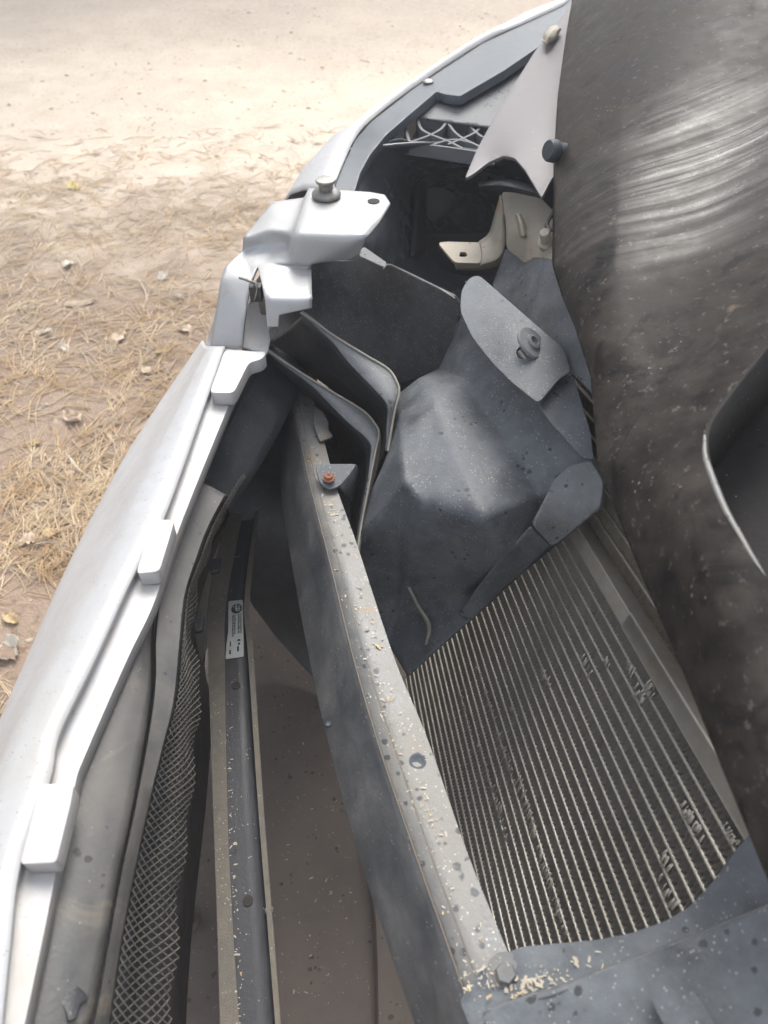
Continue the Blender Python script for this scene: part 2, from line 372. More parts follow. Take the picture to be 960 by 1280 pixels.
def ground_mat():
    m = NB('dirt_and_sand')
    sep = m.t.nodes.new('ShaderNodeSeparateXYZ'); m.lk(m.co, sep.inputs[0]); y = sep.outputs['Y']; x = sep.outputs['X']
    big = m.noise(.9, 5, .6); mid = m.noise(6, 6, .65, .3); fine = m.noise(45, 6, .7); grit = m.noise(220, 3, .6)
    dirt = m.mix(m.rng(mid, .3, .7), (.30, .22, .165), (.42, .325, .25))
    dirt = m.mix(m.rng(fine, .42, .7, 0, .75), dirt, (.44, .35, .275))
    dirt = m.mix(m.rng(fine, .44, .32, 0, .6), dirt, (.14, .095, .065))
    sand = m.mix(m.rng(mid, .3, .7), (.66, .56, .445), (.80, .70, .58))
    sand = m.mix(m.rng(fine, .5, .68, 0, .6), sand, (.72, .65, .55))
    sand = m.mix(m.rng(fine, .40, .30, 0, .5), sand, (.36, .28, .2))
    far = m.mix(m.rng(fine, .35, .65), (.44, .375, .31), (.55, .48, .41))
    yw = m.math('ADD', y, m.math('ADD', m.math('MULTIPLY', m.math('SUBTRACT', big, .5), 2.0), m.math('MULTIPLY', m.math('SUBTRACT', mid, .5), .9)))
    yw = m.math('ADD', yw, m.math('MULTIPLY', x, .22))
    c = m.mix(m.rng(yw, 1.65, 2.55), dirt, sand)
    yf = m.math('ADD', m.math('SUBTRACT', y, m.math('MULTIPLY', x, -.25)), m.math('MULTIPLY', m.math('SUBTRACT', big, .5), 2.0))
    c = m.mix(m.rng(yf, 3.5, 4.7, 0, .95), c, far)
    d, col = m.vor(26); c = m.mix(m.math('MULTIPLY', m.rng(d, .12, .2, 1, 0), m.rng(m.noise(9, 2), .55, .62, 0, .7)), c, (.62, .55, .45))
    m.set(Base_Color=c, Roughness=.95); m.b.inputs['Specular IOR Level'].default_value = .15
    m.bump(m.math('ADD', m.math('MULTIPLY', fine, 1.0), m.math('MULTIPLY', grit, .4)), .7, .012)
    return m.m
GROUND = ground_mat()
def simple(name, c1, c2, rough=.8, sc=60):
    m = NB(name); m.set(Base_Color=m.mix(m.rng(m.noise(sc, 3), .35, .65), c1, c2), Roughness=rough); m.b.inputs['Specular IOR Level'].default_value = .25
    return m.m
NEEDLE = simple('dry_needle', (.60, .43, .25), (.78, .64, .45), .7, 9)
NEEDLEG = simple('grey_needle', (.56, .46, .35), (.72, .62, .48), .75, 9)
LEAFS = [simple('pale_leaf', (.50, .39, .29), (.62, .52, .42)), simple('straw_leaf', (.46, .34, .19), (.60, .47, .29)), simple('white_leaf', (.60, .56, .48), (.68, .63, .55)),
         simple('yellow_leaf', (.70, .58, .16), (.75, .66, .3)), simple('grey_leaf', (.34, .30, .24), (.5, .44, .36))]

# ------------------------------------------------------------------ ground
def gh(x, y):
    return .022*noise.noise(Vector((x*1.3, y*1.3, 0))) + .010*noise.noise(Vector((x*6, y*6, 3))) + .004*noise.noise(Vector((x*19, y*19, 7)))
def ground():
    u = np.linspace(-1, 1, 241); gx = np.sinh(u*5.2)/np.sinh(5.2)*28.5-.5; gy = np.sinh(u*5.2)/np.sinh(5.2)*28.5+1.6
    V = [(x, y, gh(x, y) if abs(x) < 9 and abs(y) < 9 else 0) for y in gy for x in gx]; n = len(u)
    F = [(j*n+i, j*n+i+1, (j+1)*n+i+1, (j+1)*n+i) for j in range(n-1) for i in range(n-1)]
    o = build('ground', V, F, GROUND, face_cam=False, clean=False); o['kind'] = 'structure'; o['label'] = 'brown dirt and pale sandy track beside the car'
ground()

# ------------------------------------------------------------------ the car
CAR = thing('car', 'car front stripped of its headlamp, dark hood over a bare crash beam and radiator', 'car', (.10, .6, 0))
BUMP = thing('bumper_cover', 'silver plastic bumper cover pulled away from the front of the car', 'bumper cover', (-.22, .5, .2))

# bumper skin -----------------------------------------------------------
O = [(-150, 1330), (-90, 1150), (-40, 1010), (0, 920), (42, 820), (90, 710), (135, 620), (170, 558), (215, 490), (256, 431)]
R = [(-75, 1330), (-40, 1130), (0, 990), (30, 912), (65, 850), (87, 812), (140, 712), (175, 630), (225, 522), (264, 436)]
G = [(0, 1330), (14, 1190), (28, 1080), (65, 975), (76, 920), (118, 832), (170, 718), (208, 645), (258, 505), (282, 436)]
E = [(20, 1330), (52, 1180), (72, 1080), (94, 980), (106, 945), (160, 822), (193, 752), (228, 650), (291, 495), (318, 440)]
def zl(l, z): return [(a, b, z) for a, b in l]
def mid(a, b, t): return [(p[0]*(1-t)+q[0]*t, p[1]*(1-t)+q[1]*t) for p, q in zip(a, b)]
o3 = L3(zl(O, .585)); low = o3+np.array([.035, .0, -.30]); lo2 = o3+np.array([.006, 0, -.06])
loft('painted_skin', [low, lo2, o3, L3(zl(mid(O, R, .35), .6265)), L3(zl(mid(O, R, .68), .651)), L3(zl(mid(O, R, .88), .6605)), L3(zl(R, .6642)), L3(zl(mid(R, G, .4), .6665)), L3(zl(G, .6675))], SILVER, BUMP, n=90, sub=5, thick=.003)
g2 = L3(zl(G, .666)); g3 = L3(zl([(a+1, b) for a, b in G], .660))
e3 = L3(zl(E, .657)); e4 = L3(zl([(a+2, b+1) for a, b in E], .653)); e5 = e4+np.array([.001, 0, -.006])
loft('inner_ledge', [g2, g3, e3, e4, e5], SILVERD, BUMP, n=90, thick=.002, ang=30)
sheet('skin_fillet', [(236, 460), (257, 429), (265, 405), (271, 380), (277, 400), (272, 440), (262, 456)], [(236, 460, .606), (257, 429, .606), (265, 405, .650), (271, 380, .672), (277, 400, .670), (272, 440, .660), (262, 456, .667)], SILVER, BUMP, step=2, r=4, thick=.003)
# lower dark lip under the skin
loft('lower_lip', [low+np.array([-.034, 0, .10]), low+np.array([-.052, 0, .06]), low+np.array([-.03, 0, .03])], STRIP, BUMP, n=60, thick=.004)
def pad(pts, z, h):
    top = surf(z)
    sheet('clip_tab', pts, z, SILVERD, BUMP, step=3, r=6, thick=h, bevel=.0012)
pad([(281, 437), (334, 440), (327, 449), (311, 453), (292, 491), (262, 491)], .6725, .0135)
pad([(192, 649), (218, 650), (213, 668), (199, 714), (170, 717)], .6725, .0135)
pad([(51, 980), (92, 980), (88, 1004), (70, 1078), (25, 1080)], .6725, .0135)
# black inner frame of the grille opening
B = [(92, 1340), (113, 1280), (130, 1190), (148, 1090), (165, 1010), (183, 910), (190, 850), (191, 790), (202, 715), (226, 655), (290, 510), (330, 445), (344, 420)]
ML = [(128, 1340), (138, 1280), (158, 1150), (187, 1010), (208, 925), (222, 870), (229, 800), (236, 740), (250, 700), (274, 641), (335, 540), (372, 470), (386, 440)]
E2 = [(17, 1340), (34, 1260), (52, 1180), (72, 1080), (94, 980), (120, 910), (150, 845), (178, 785), (197, 722), (224, 655), (289, 500), (318, 440), (327, 422)]
f1 = L3(zl([(a-9, b) for a, b in E2], .6455)); fb = L3(zl(B, .628)); fb2 = L3(zl([(a+3, b) for a, b in B], .624)); fb3 = L3(zl([(a+5, b) for a, b in B], .632)); fm0 = L3(zl(mid(B, ML, .86), .622)); fm1 = L3(zl(ML, .604))
mfr = L3(zl(mid(E2, B, .5), .640))
def part_of(line, a, b):
    q = spline(line, 200); return q[int(a*199):int(b*199)+1]
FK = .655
loft('grille_frame', [part_of(f1, 0, FK), part_of(mfr, 0, FK), part_of(fb, 0, FK)], FRAME, BUMP, n=70, sub=3)
loft('grille_rib', [part_of(q, 0, FK) for q in (fb2, fb3, fm0, fm1)], FRAME, BUMP, n=70, thick=.003)
dk = np.array([0, 0, -.001])
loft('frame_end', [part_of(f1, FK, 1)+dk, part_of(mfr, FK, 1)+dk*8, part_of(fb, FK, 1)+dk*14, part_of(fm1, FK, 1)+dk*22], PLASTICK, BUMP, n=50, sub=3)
MR = [(213, 1340), (215, 1280), (223, 1140), (240, 985), (247, 900), (251, 845), (240, 800), (247, 740), (262, 690), (284, 640), (345, 548), (385, 480), (398, 450)]
loft('grille_shade_panel', [L3(zl([(a-4, b) for a, b in ML], .585)), L3(zl(mid(ML, MR, .5), .53)), L3(zl([(a-8, b) for a, b in MR], .47)), L3(zl([(a+0, b+30) for a, b in MR], .33)), L3(zl([(a+16, b+36) for a, b in MR], .27))], PLASTICK, BUMP, n=50)  # dark panel added so no sunlit tray shows behind the mesh
def mesh_grille():
    a = spline(L3(zl(ML, .612)), 400); b = spline(L3(zl(MR, .55)), 400); mm = spline(L3(zl(mid(ML, MR, .52), .592)), 400)
    b = b + np.array([[.002*math.sin(i*.21), 0, .002*math.sin(i*.13)] for i in range(400)])
    L = np.concatenate([[0], np.cumsum(np.linalg.norm(np.diff(mm, axis=0), axis=1))])
    def at(s, v):
        s = min(max(s, 0), L[-1]*.985); i = np.interp(s, L, np.arange(400)); k = int(min(i, 398)); t = i-k
        A, M, Bq = [(q[k]*(1-t)+q[k+1]*t) for q in (a, mm, b)]
        q = (A*(1-v)**2+2*v*(1-v)*(2*M-.5*A-.5*Bq)+Bq*v*v); nz = noise.noise_vector(Vector(q*9))
        return q+np.array([nz[0]*.004, nz[1]*.002, nz[2]*.004])*math.sin(math.pi*v)
    V = []; F = []; rows = 11; dl = .0054; wr = .00075
    cell = int(L[-1]*.70/dl)
    def strand(p, q):
        t = q-p; t = t/(np.linalg.norm(t)+1e-9); n = np.array([-.75, -.2, .63]); u = np.cross(t, n); u /= np.linalg.norm(u)+1e-9; k = len(V)
        for c in (p, q):
            for j in range(4):
                an = math.pi/2*j+.4; V.append(c+wr*(math.cos(an)*u*1.0+math.sin(an)*n*.8))
        for j in range(4): F.append((k+j, k+(j+1) % 4, k+4+(j+1) % 4, k+4+j))
    for i in range(cell):
        for r in range(rows):
            v0, v1 = r/rows, (r+1)/rows; s = i*dl; h = dl/2 if r % 2 else 0
            strand(at(s+h, v0), at(s+dl/2+h, v1)); strand(at(s+h, v0), at(s-dl/2+h, v1))
    return build('mesh_grille', V, F, MESHM, BUMP, face_cam=False, clean=False)
mesh_grille()
# ragged edge pieces of the frame beside the mesh
for (x, y, sx, sy) in ((268, 706, 8, 6), (248, 778, 7, 8)):
    sheet('snapped_clip', [(x-sx, y-sy), (x+sx, y-sy-3), (x+sx-3, y+sy), (x-sx+2, y+sy+2)], .50, PLASTICK, BUMP, step=2, r=2, thick=.006)
sheet('wear_patch', [(72, 1247), (88, 1238), (95, 1231), (105, 1240), (112, 1248), (100, 1255), (96, 1272), (86, 1277), (82, 1262)], tps([(72, 1247, .6405), (112, 1248, .6325), (90, 1277, .6385), (95, 1232, .6375), (90, 1255, .638)]), PLASTICK, BUMP, step=2, r=3, thick=.0015)

# upright end wall of the bumper with its headlamp bracket ---------------
bv = dict(p1=(386, 235, .752), p2=(463, 240, .752), pa=(481, 243.5, .752), p3=(488, 254, .752), p4=(474, 277, .752), p5=(459, 295, .752), p6=(369, 292, .752), p7=(378, 262, .752),
  l5=(449, 318, .729), l4=(438, 325, .722), l3=(396, 326, .722), l2=(389, 331, .721), l1=(361, 329, .721), m1=(380, 247, .744), m2=(373, 266, .744), m3=(364, 290, .743), s1=(341, 252, .742), s3=(331, 287, .741), s4=(304, 297, .735),
  b1=(303, 313, .721), b2=(335, 305, .727), b3=(360, 305, .728), d1=(281, 334, .716), d2=(306, 322, .7185), d3=(338, 316, .7205), w1=(276, 348, .711), g1=(314, 352, .710), md=(306, 394, .690), e1=(262, 437, .655), e2=(302, 436, .662),
  t1=(322, 333, .7165), t2=(334, 330, .7175), t3=(389, 335, .716), t4=(390, 373, .716), t5=(331, 372, .716), u4=(390, 385, .707), u3=(349, 394, .701), u2=(348, 409, .690), u1=(334, 409, .690))
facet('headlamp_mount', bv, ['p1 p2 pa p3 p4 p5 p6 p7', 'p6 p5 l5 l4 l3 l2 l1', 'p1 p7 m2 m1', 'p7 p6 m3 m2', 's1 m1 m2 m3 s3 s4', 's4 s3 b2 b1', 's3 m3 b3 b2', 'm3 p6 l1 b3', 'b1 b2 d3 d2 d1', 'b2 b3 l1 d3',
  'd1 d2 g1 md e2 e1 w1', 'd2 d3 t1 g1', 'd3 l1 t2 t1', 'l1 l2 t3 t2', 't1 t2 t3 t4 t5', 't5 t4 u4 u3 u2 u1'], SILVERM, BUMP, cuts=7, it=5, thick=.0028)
lathe('bolt_hole', P(467, 251.5, .7524), (0, 0, 1), [(.0062, -.001), (.0062, .0003), (.0056, .0005), (.0001, .0002)], BACK, BUMP, k=24)
sheet('end_wall_recess', [(318, 362), (330, 362), (332, 392), (338, 426), (334, 442), (302, 434), (305, 394)], [(318, 362, .690), (330, 362, .688), (306, 394, .672), (324, 392, .672), (338, 426, .655), (302, 434, .658), (334, 442, .652)], SILVERD, BUMP, step=3, r=2, thick=.004)
sheet('lower_tab_side', [(328, 340), (332, 372), (334, 394), (326, 393), (322, 372), (320, 350)], [(328, 340, .705), (332, 372, .70), (334, 394, .685), (322, 372, .69), (320, 350, .70)], PLASTICK, BUMP, step=2, r=2, thick=.002)
# bolt
bc = P(408, 246, .7525)
bolt = lathe('bolt', bc, (0, 0, 1), [(.0135, 0), (.0150, .0015), (.0150, .004), (.0128, .0065), (.0085, .0080), (.0074, .0085), (.0074, .0135), (.0100, .0150), (.0105, .0168), (.0098, .0180), (.004, .0186), (.0001, .0186)], BOLT, BUMP, k=24, ang=30)
# spring clip
clip = loft('spring_clip', [L3([(298, 346, .722), (312, 349, .722), (321, 357, .718), (319, 372, .706), (314, 379, .698)]), L3([(299, 349, .720), (312, 353, .720), (317, 358, .715), (315, 372, .703), (311, 380, .696)])], BOLT, BUMP, n=24, thick=.0015)
boxes('clip_body', [(P(313, 378, .700), (.012, 0, 0), (0, .010, 0), (0, 0, .016))], PLASTICK, BUMP, bevel=.001)

# bumper corner beyond the bracket --------------------------------------
so_ = [(722, -14, .74), (700, 3, .735), (650, 24, .73), (592, 54, .72), (517, 105, .71), (458, 146, .70), (420, 172, .69), (385, 207, .675), (362, 246, .66)]
bo = [(722, -8, .745), (704, 8, .74), (655, 31, .735), (604, 54, .725), (517, 111, .715), (464, 152, .706), (444, 175, .70), (430, 205, .695), (415, 242, .69)]
bi = [(722, 30, .745), (674, 60, .74), (630, 88, .735), (575, 120, .725), (546, 115, .72), (482, 169, .706), (462, 194, .70), (450, 216, .695), (440, 246, .69)]
so3 = L3(so_); bo3 = L3(bo)
loft('corner_skin', [so3+np.array([.02, -.0, -.25]), so3+np.array([-.012, .004, -.05]), so3, .5*so3+.5*bo3+np.array([0, 0, .006]), bo3], SILVER, BUMP, n=60, sub=3, thick=.003)
BI = [np.array(p[:2]) for p in bi]
band = [p[:2] for p in bo] + [(441, 246), (450, 216), (462, 194), (482, 169), (512, 143), (546, 114), (556, 118), (575, 120), (630, 88), (674, 58), (722, 30)]
allp = [(a, b, c+.002) for a, b, c in bo]+[(a, b, c+.002) for a, b, c in bi]
BANDF = tps(allp)
sheet('corner_flange', band, BANDF, STRIP, BUMP, step=3, r=2, thick=.012, bevel=.0015)
lathe('rivet', P(535, 104, BANDF(np.array(535.), np.array(104.)))+np.array([0, 0, .001]), (0, 0, 1), [(.008, 0), (.008, .002), (.005, .004), (.0001, .0045)], BOLT, BUMP, k=16)
sheet('corner_panel', [(520, 146), (548, 120), (578, 124), (676, 62), (700, 60), (700, 175), (612, 158)], [(520, 146, .700), (578, 124, .711), (676, 62, .726), (612, 158, .705), (700, 175, .712)], FLANGE, BUMP, step=4, r=2, thick=.003)
# lattice support
lz = [(500, 175, .694), (523, 145, .701), (609, 156, .702), (593, 188, .694), (640, 160, .702)]; LZ = tps(lz)
LAT = sheet('lattice_support', [(505, 176), (522, 146), (612, 157), (620, 190), (594, 190)], LZ, STRIP, BUMP, step=3, r=1, thick=.002, lift=-.016)
def rib(pts, hgt=.016):
    a = np.array([P(x, y, LZ(np.array(float(x)), np.array(float(y)))) for x, y in pts]); a = spline(a, 14); dn = np.array([0, 0, -hgt])
    V = []; F = []
    for i, p in enumerate(a):
        t = a[min(i+1, 13)]-a[max(i-1, 0)]; u = np.cross(t, [0, 0, 1.]); u = u/np.linalg.norm(u)*.0019
        V += [p-u, p+u, p+u+dn, p-u+dn]
    for i in range(13):
        for j in range(4): F.append((i*4+j, i*4+(j+1) % 4, (i+1)*4+(j+1) % 4, (i+1)*4+j))
    o = build('rib', V, F, RIBM, LAT, face_cam=False, clean=False)
rib([(523, 146), (565, 150), (612, 157)]); rib([(507, 158), (509, 168), (512, 177)])
rib([(512, 178), (555, 183), (597, 189)]); rib([(522, 148), (526, 160), (537, 167), (560, 176), (578, 185)])
rib([(514, 177), (536, 169), (551, 161), (559, 151)]); rib([(559, 151), (567, 163), (578, 172), (594, 180), (606, 186)])
rib([(560, 180), (580, 172), (594, 165), (603, 156)]); rib([(586, 154), (593, 163), (602, 170), (612, 174)]); rib([(538, 181), (566, 174), (590, 178)])
sheet('lattice_flap', [(463, 184), (478, 179), (500, 174), (512, 177), (597, 189), (588, 202), (545, 196), (500, 186), (470, 188)], [(463, 184, .70), (500, 174, .697), (597, 189, .693), (588, 202, .668), (500, 190, .678)], STRIP, BUMP, step=2.5, r=2, thick=.0025)

# headlamp bay -----------------------------------------------------------
BAY = tps([(415, 170, .67), (470, 190, .64), (540, 198, .60), (600, 205, .57), (700, 200, .62), (430, 245, .60), (490, 235, .575), (505, 265, .53), (540, 250, .44), (600, 260, .42), (700, 270, .5),
           (470, 300, .56), (500, 315, .50), (560, 320, .40), (640, 330, .42), (720, 360, .5), (450, 350, .52), (540, 390, .42), (640, 420, .45), (720, 450, .52)])
sheet('wheel_arch_liner', [(425, 188), (465, 184), (520, 180), (720, 180), (740, 300), (740, 470), (600, 470), (440, 360), (430, 300)], lambda a, b: BAY(a, b)+.05, GLOSSK, CAR, step=5, r=6)
loft('bay_rib', [L3([(515, 200, .59), (512, 255, .56), (508, 320, .52)]), L3([(524, 200, .60), (522, 255, .57), (517, 320, .53)]), L3([(534, 200, .57), (534, 255, .54), (530, 320, .50)])], PLASTICK, CAR, n=20, sub=3)
loft('liner_lip', [L3([(600, 226, .62), (630, 222, .63), (660, 228, .63)]), L3([(598, 232, .64), (630, 230, .65), (672, 242, .65)]), L3([(600, 237, .62), (632, 240, .62), (672, 248, .63)])], FLANGE, CAR, n=20, sub=3)
# headlamp bracket (bare metal)
sheet('headlamp_bracket', [(547, 303), (560, 302), (603, 303), (601, 329), (568, 328)], [(547, 303, .655), (603, 303, .655), (601, 329, .655), (568, 328, .655)], APRON, CAR, step=2, r=5, thick=.003, holes=[circ(578.5, 318, 6.5, 3.2)], bevel=.0006)
loft('bracket_foot', [L3([(598, 302, .655), (611, 291, .66), (618, 268, .672), (625, 243, .685)]), L3([(602, 318, .655), (616, 304, .66), (624, 282, .672), (628, 262, .682)]), L3([(600, 330, .655), (622, 322, .66), (631, 302, .666), (631, 275, .676)])], APRON, CAR, n=24, sub=2, thick=.003)
loft('bracket_skirt', [L3([(567, 327, .654), (585, 329, .654), (602, 329, .654), (620, 322, .656), (630, 303, .662)]), L3([(570, 337, .645), (586, 338, .645), (604, 337, .645), (622, 332, .647), (631, 314, .655)])], APRON, CAR, n=24, thick=.002)
# inner apron
AP = tps([(627, 240, .70), (650, 243, .705), (677, 248, .715), (693, 285, .72), (630, 300, .675), (655, 290, .70), (665, 265, .708), (618, 357, .64), (650, 330, .67), (690, 340, .715), (640, 400, .645), (691, 425, .70), (730, 470, .71), (730, 260, .73)])
sheet('inner_apron', [(627, 240), (640, 240), (677, 248), (690, 262), (740, 300), (740, 330), (668, 322), (656, 330), (633, 310), (632, 280)], AP, APRON, CAR, step=3, r=4)
sheet('apron_wall', [(633, 308), (656, 328), (668, 320), (742, 326), (750, 500), (720, 470), (640, 408), (614, 366), (617, 350)], AP, PLASTIC, CAR, step=3, r=5, lift=-.001)
loft('apron_ridge', [L3([(643, 268, .708), (647, 282, .704), (650, 297, .697)]), L3([(647, 266, .713), (652, 281, .709), (655, 295, .702)]), L3([(652, 267, .708), (657, 281, .705), (660, 294, .699)])], APRON, CAR, n=14, sub=3)
loft('apron_hook', [L3([(697, 250, .735), (690, 262, .732), (683, 278, .728), (686, 286, .726), (694, 286, .728)]), L3([(699, 254, .735), (692, 266, .732), (687, 278, .727), (689, 283, .725), (695, 282, .727)])], PLASTICK, CAR, n=24, thick=.003)
lathe('apron_stud', P(684, 306, .712), (-.3, -.4, .8), [(.009, 0), (.009, .006), (.006, .008), (.006, .020), (.0045, .022), (.0001, .022)], CREAM, CAR, k=16)
# fender tip
FZ = tps([(740, -5, .80), (706, 19, .79), (668, 65, .775), (616, 150, .757), (581, 223, .742), (610, 202, .748), (643, 196, .757), (677, 247, .752), (693, 158, .772), (715, 60, .79)])
sheet('fender', [(745, -20), (716, -2), (706, 17), (668, 65), (650, 94), (616, 150), (597, 185), (581, 223), (592, 217), (610, 203), (629, 194.5), (643, 197), (656, 212), (677, 247), (690, 222), (720, 200), (760, 100), (770, -20)], FZ, FENDER, CAR, step=3, r=3, thick=.0035, bevel=.001)
loft('trim_clip', [L3([(679, 53, .785), (680, 42, .789), (688, 33, .791), (697, 31, .792)]), L3([(683, 55, .790), (686, 46, .797), (692, 38, .799), (700, 35, .798)]), L3([(684, 57, .784), (693, 50, .790), (699, 42, .792), (702, 36, .793)])], CREAM, CAR, n=16, sub=3, thick=.003)

# air duct ---------------------------------------------------------------
sheet('duct_baffle', [(391, 327), (440, 326), (452, 311), (470, 322), (481, 334), (486, 330), (568, 371), (577, 384), (566, 425), (548, 462), (520, 474), (494, 482), (465, 452), (430, 430), (392, 405), (372, 440), (336, 446), (334, 412), (350, 390)],
      [(391, 327, .665), (452, 312, .680), (480, 333, .682), (568, 372, .690), (388, 396, .595), (336, 440, .590), (430, 430, .575), (480, 470, .560), (548, 462, .595), (577, 390, .672), (470, 390, .622), (520, 420, .618)], BAFFLE, CAR, step=3, r=3, thick=.003)
sheet('baffle_clip', [(448, 312), (456, 309), (483, 328), (482, 334), (476, 332), (450, 320)], .684, FLANGE, CAR, step=1.5, r=1, thick=.0015)
tube('baffle_edge', L3([(479, 336, .684), (484, 331, .686), (490, 332, .686), (530, 351, .690), (555, 364, .692), (569, 373, .692)]), .0007, EDGE, CAR, n=30, k=6)  # pale bead paints the light caught along the baffle's top edge
s2o = [(376, 391), (397, 405), (418, 420), (457, 444), (485, 461), (496, 477), (499, 491), (493, 515), (485, 564)]
s2i = [(378, 394), (397, 410), (416, 427), (434, 450), (460, 477), (479, 497), (487, 509), (487, 526), (481, 563)]
z2 = [.665, .661, .656, .650, .646, .642, .637, .625, .600]
s3o = [(331, 437), (354, 452), (391, 475), (419, 492), (455, 514), (469, 530), (474, 542), (469, 567), (461, 608), (452, 655), (446, 695)]
s3i = [(332, 440), (354, 456), (389, 481), (411, 503), (434, 526), (454, 543), (465, 557), (464, 575), (457, 612), (448, 657), (443, 694)]
z3 = [.640, .632, .620, .612, .604, .600, .596, .588, .572, .554, .545]
def zz(l, z, dz=0): return L3([(a, b, c+dz) for (a, b), c in zip(l, z)])
loft('duct_flange', [zz(s2o, z2), zz(mid(s2o, s2i, .5), z2, -.002), zz(s2i, z2, -.003)], FLANGE, CAR, n=50, thick=.003)
tube('flange_edge', zz(s2o, z2, .0005), .0012, EDGE, CAR, n=50, k=6)
loft('duct_flange', [zz(s3o, z3), zz(mid(s3o, s3i, .5), z3, -.002), zz(s3i, z3, -.003)], FLANGE, CAR, n=50, thick=.003)
tube('flange_edge', zz(s3o, z3, .0005), .0011, EDGE, CAR, n=50, k=6)
# dark channel walls
loft('duct_channel', [zz(s2i, z2, -.007), L3([(358, 412, .625), (385, 440, .612), (420, 462, .602), (455, 495, .592), (474, 520, .580), (480, 540, .570), (478, 560, .562), (474, 585, .555)]), L3([(330, 430, .60), (365, 452, .59), (402, 478, .575), (442, 508, .565), (467, 527, .56), (476, 545, .55), (474, 572, .545), (464, 615, .54)])], PLASTICK, CAR, n=50, sub=2)
loft('duct_channel', [zz(s3i, z3, -.007), L3([(332, 460, .58), (362, 482, .57), (392, 505, .56), (420, 530, .55), (440, 560, .53), (450, 590, .52), (448, 620, .51), (444, 650, .50), (440, 680, .49), (438, 705, .49)]), L3([(335, 480, .50), (365, 500, .50), (395, 520, .48), (415, 545, .46), (428, 575, .45), (436, 605, .44), (438, 635, .44), (438, 665, .44), (437, 690, .44), (436, 720, .44)])], PLASTICK, CAR, n=50, sub=2)
def patch(name, cols, mat, parent=None, nu=8, nv=8, thick=.003, ang=60):
    g = np.array([[P(*q) for q in c] for c in cols])
    def cr(a, n):
        m = len(a); e = np.concatenate([[2*a[0]-a[1]], a, [2*a[-1]-a[-2]]]); out = []
        for s_ in np.linspace(0, m-1, (m-1)*n+1):
            i = min(int(s_), m-2); t = s_-i; p, q, c, d = e[i:i+4]
            out.append(.5*((2*q)+(-p+c)*t+(2*p-5*q+4*c-d)*t*t+(-p+3*q-3*c+d)*t**3))
        return np.array(out)
    g = cr(g, nu); g = cr(np.swapaxes(g, 0, 1), nv); a, b = g.shape[:2]; V = g.reshape(-1, 3)
    F = [(j*b+i, j*b+i+1, (j+1)*b+i+1, (j+1)*b+i) for j in range(a-1) for i in range(b-1)]
    return build(name, V, F, mat, parent, thick=thick, ang=ang, even=False)
sv = dict(a=(498, 492, .612), b=(523, 473, .624), c=(548, 460, .614), d=(565, 425, .640), e=(578, 370, .680), k=(640, 425, .684), l=(700, 500, .676), m=(738, 565, .662), n=(757, 604, .650), o=(751, 636, .634),
  p=(543, 500, .648), q=(604, 648, .637), r=(501, 556, .634), s=(504, 604, .628), t=(531, 631, .626), u=(580, 472, .640), v=(640, 562, .637), w=(674, 618, .620), x=(630, 690, .590),
  y=(487, 562, .602), z=(465, 612, .580), A=(451, 665, .553), B=(447, 697, .528), C=(463, 744, .478), D=(484, 803, .442), E=(509, 845, .438), F=(497, 765, .458), G=(574, 746, .490), H=(561, 798, .468), I=(637, 731, .516), J=(703, 675, .566))
SCOOP = facet('air_duct_scoop', sv, ['a b p r', 'a r y', 'y r s z', 'z s B A', 's t F', 's F C', 's C B', 't q G F', 'q x G', 'r p q t s', 'b c u p', 'p u v q', 'q v w x', 'c d u', 'd e k u', 'u k l v', 'v l m w', 'w m n o', 'w o J x', 'x J I G', 'G I H F', 'F H E D', 'F D C'],
  PLASTIC, CAR, cuts=11, it=2, thick=.003, ang=60, jit=.0006)
sheet('scoop_flange', [(692, 600), (712, 582), (738, 575), (754, 603), (750, 634), (702, 675), (690, 683), (666, 657)], [(692, 600, .637), (738, 575, .664), (754, 603, .654), (750, 634, .640), (690, 683, .580), (666, 657, .612)], FLANGE, CAR, step=3, r=5, thick=.003)
sheet('scoop_flange', [(664, 659), (688, 683), (637, 731), (590, 774), (572, 768), (622, 704)], [(664, 659, .609), (688, 683, .580), (637, 731, .520), (590, 774, .490), (572, 768, .489), (622, 704, .569)], PLASTIC, CAR, step=3, r=3, thick=.002)
EAR = [(574, 384, .700), (590, 346, .704), (693, 426, .712), (700, 470, .705), (672, 505, .698), (615, 455, .697), (640, 425, .708)]
EARF = tps(EAR)
sheet('mounting_ear', [(575, 388), (577, 362), (587, 347), (598, 344), (606, 350), (640, 380), (693, 426), (704, 434), (714, 465), (700, 472), (673, 504), (640, 478), (615, 453), (590, 421)], EARF, PLASTIC, CAR, step=3, r=7, thick=.003, bevel=.0008, holes=[circ(653, 441, 8, 8)])
sheet('mounting_ear', [(674, 507), (702, 473), (716, 467), (738, 540), (742, 574), (728, 571), (700, 540), (690, 530)], [(674, 507, .690), (702, 473, .697), (716, 467, .70), (742, 572, .675), (700, 540, .682)], PLASTIC, CAR, step=3, r=3, thick=.003)
cc = P(663, 430, .712)
pc = lathe('push_clip', cc, (.55, -.25, .8), [(.0155, .0), (.0160, .0015), (.0150, .003), (.0075, .0035), (.0070, .0055), (.0045, .0060), (.0040, .0035), (.0001, .0030)], FLANGE, CAR, k=26, ang=28)
loft('scoop_rib', [L3([(507, 730, .505), (520, 756, .490), (533, 783, .475), (531, 806, .465)]), L3([(511, 730, .505), (524, 756, .490), (537, 781, .478), (534, 806, .465)])], EDGE, CAR, n=20, thick=.004)

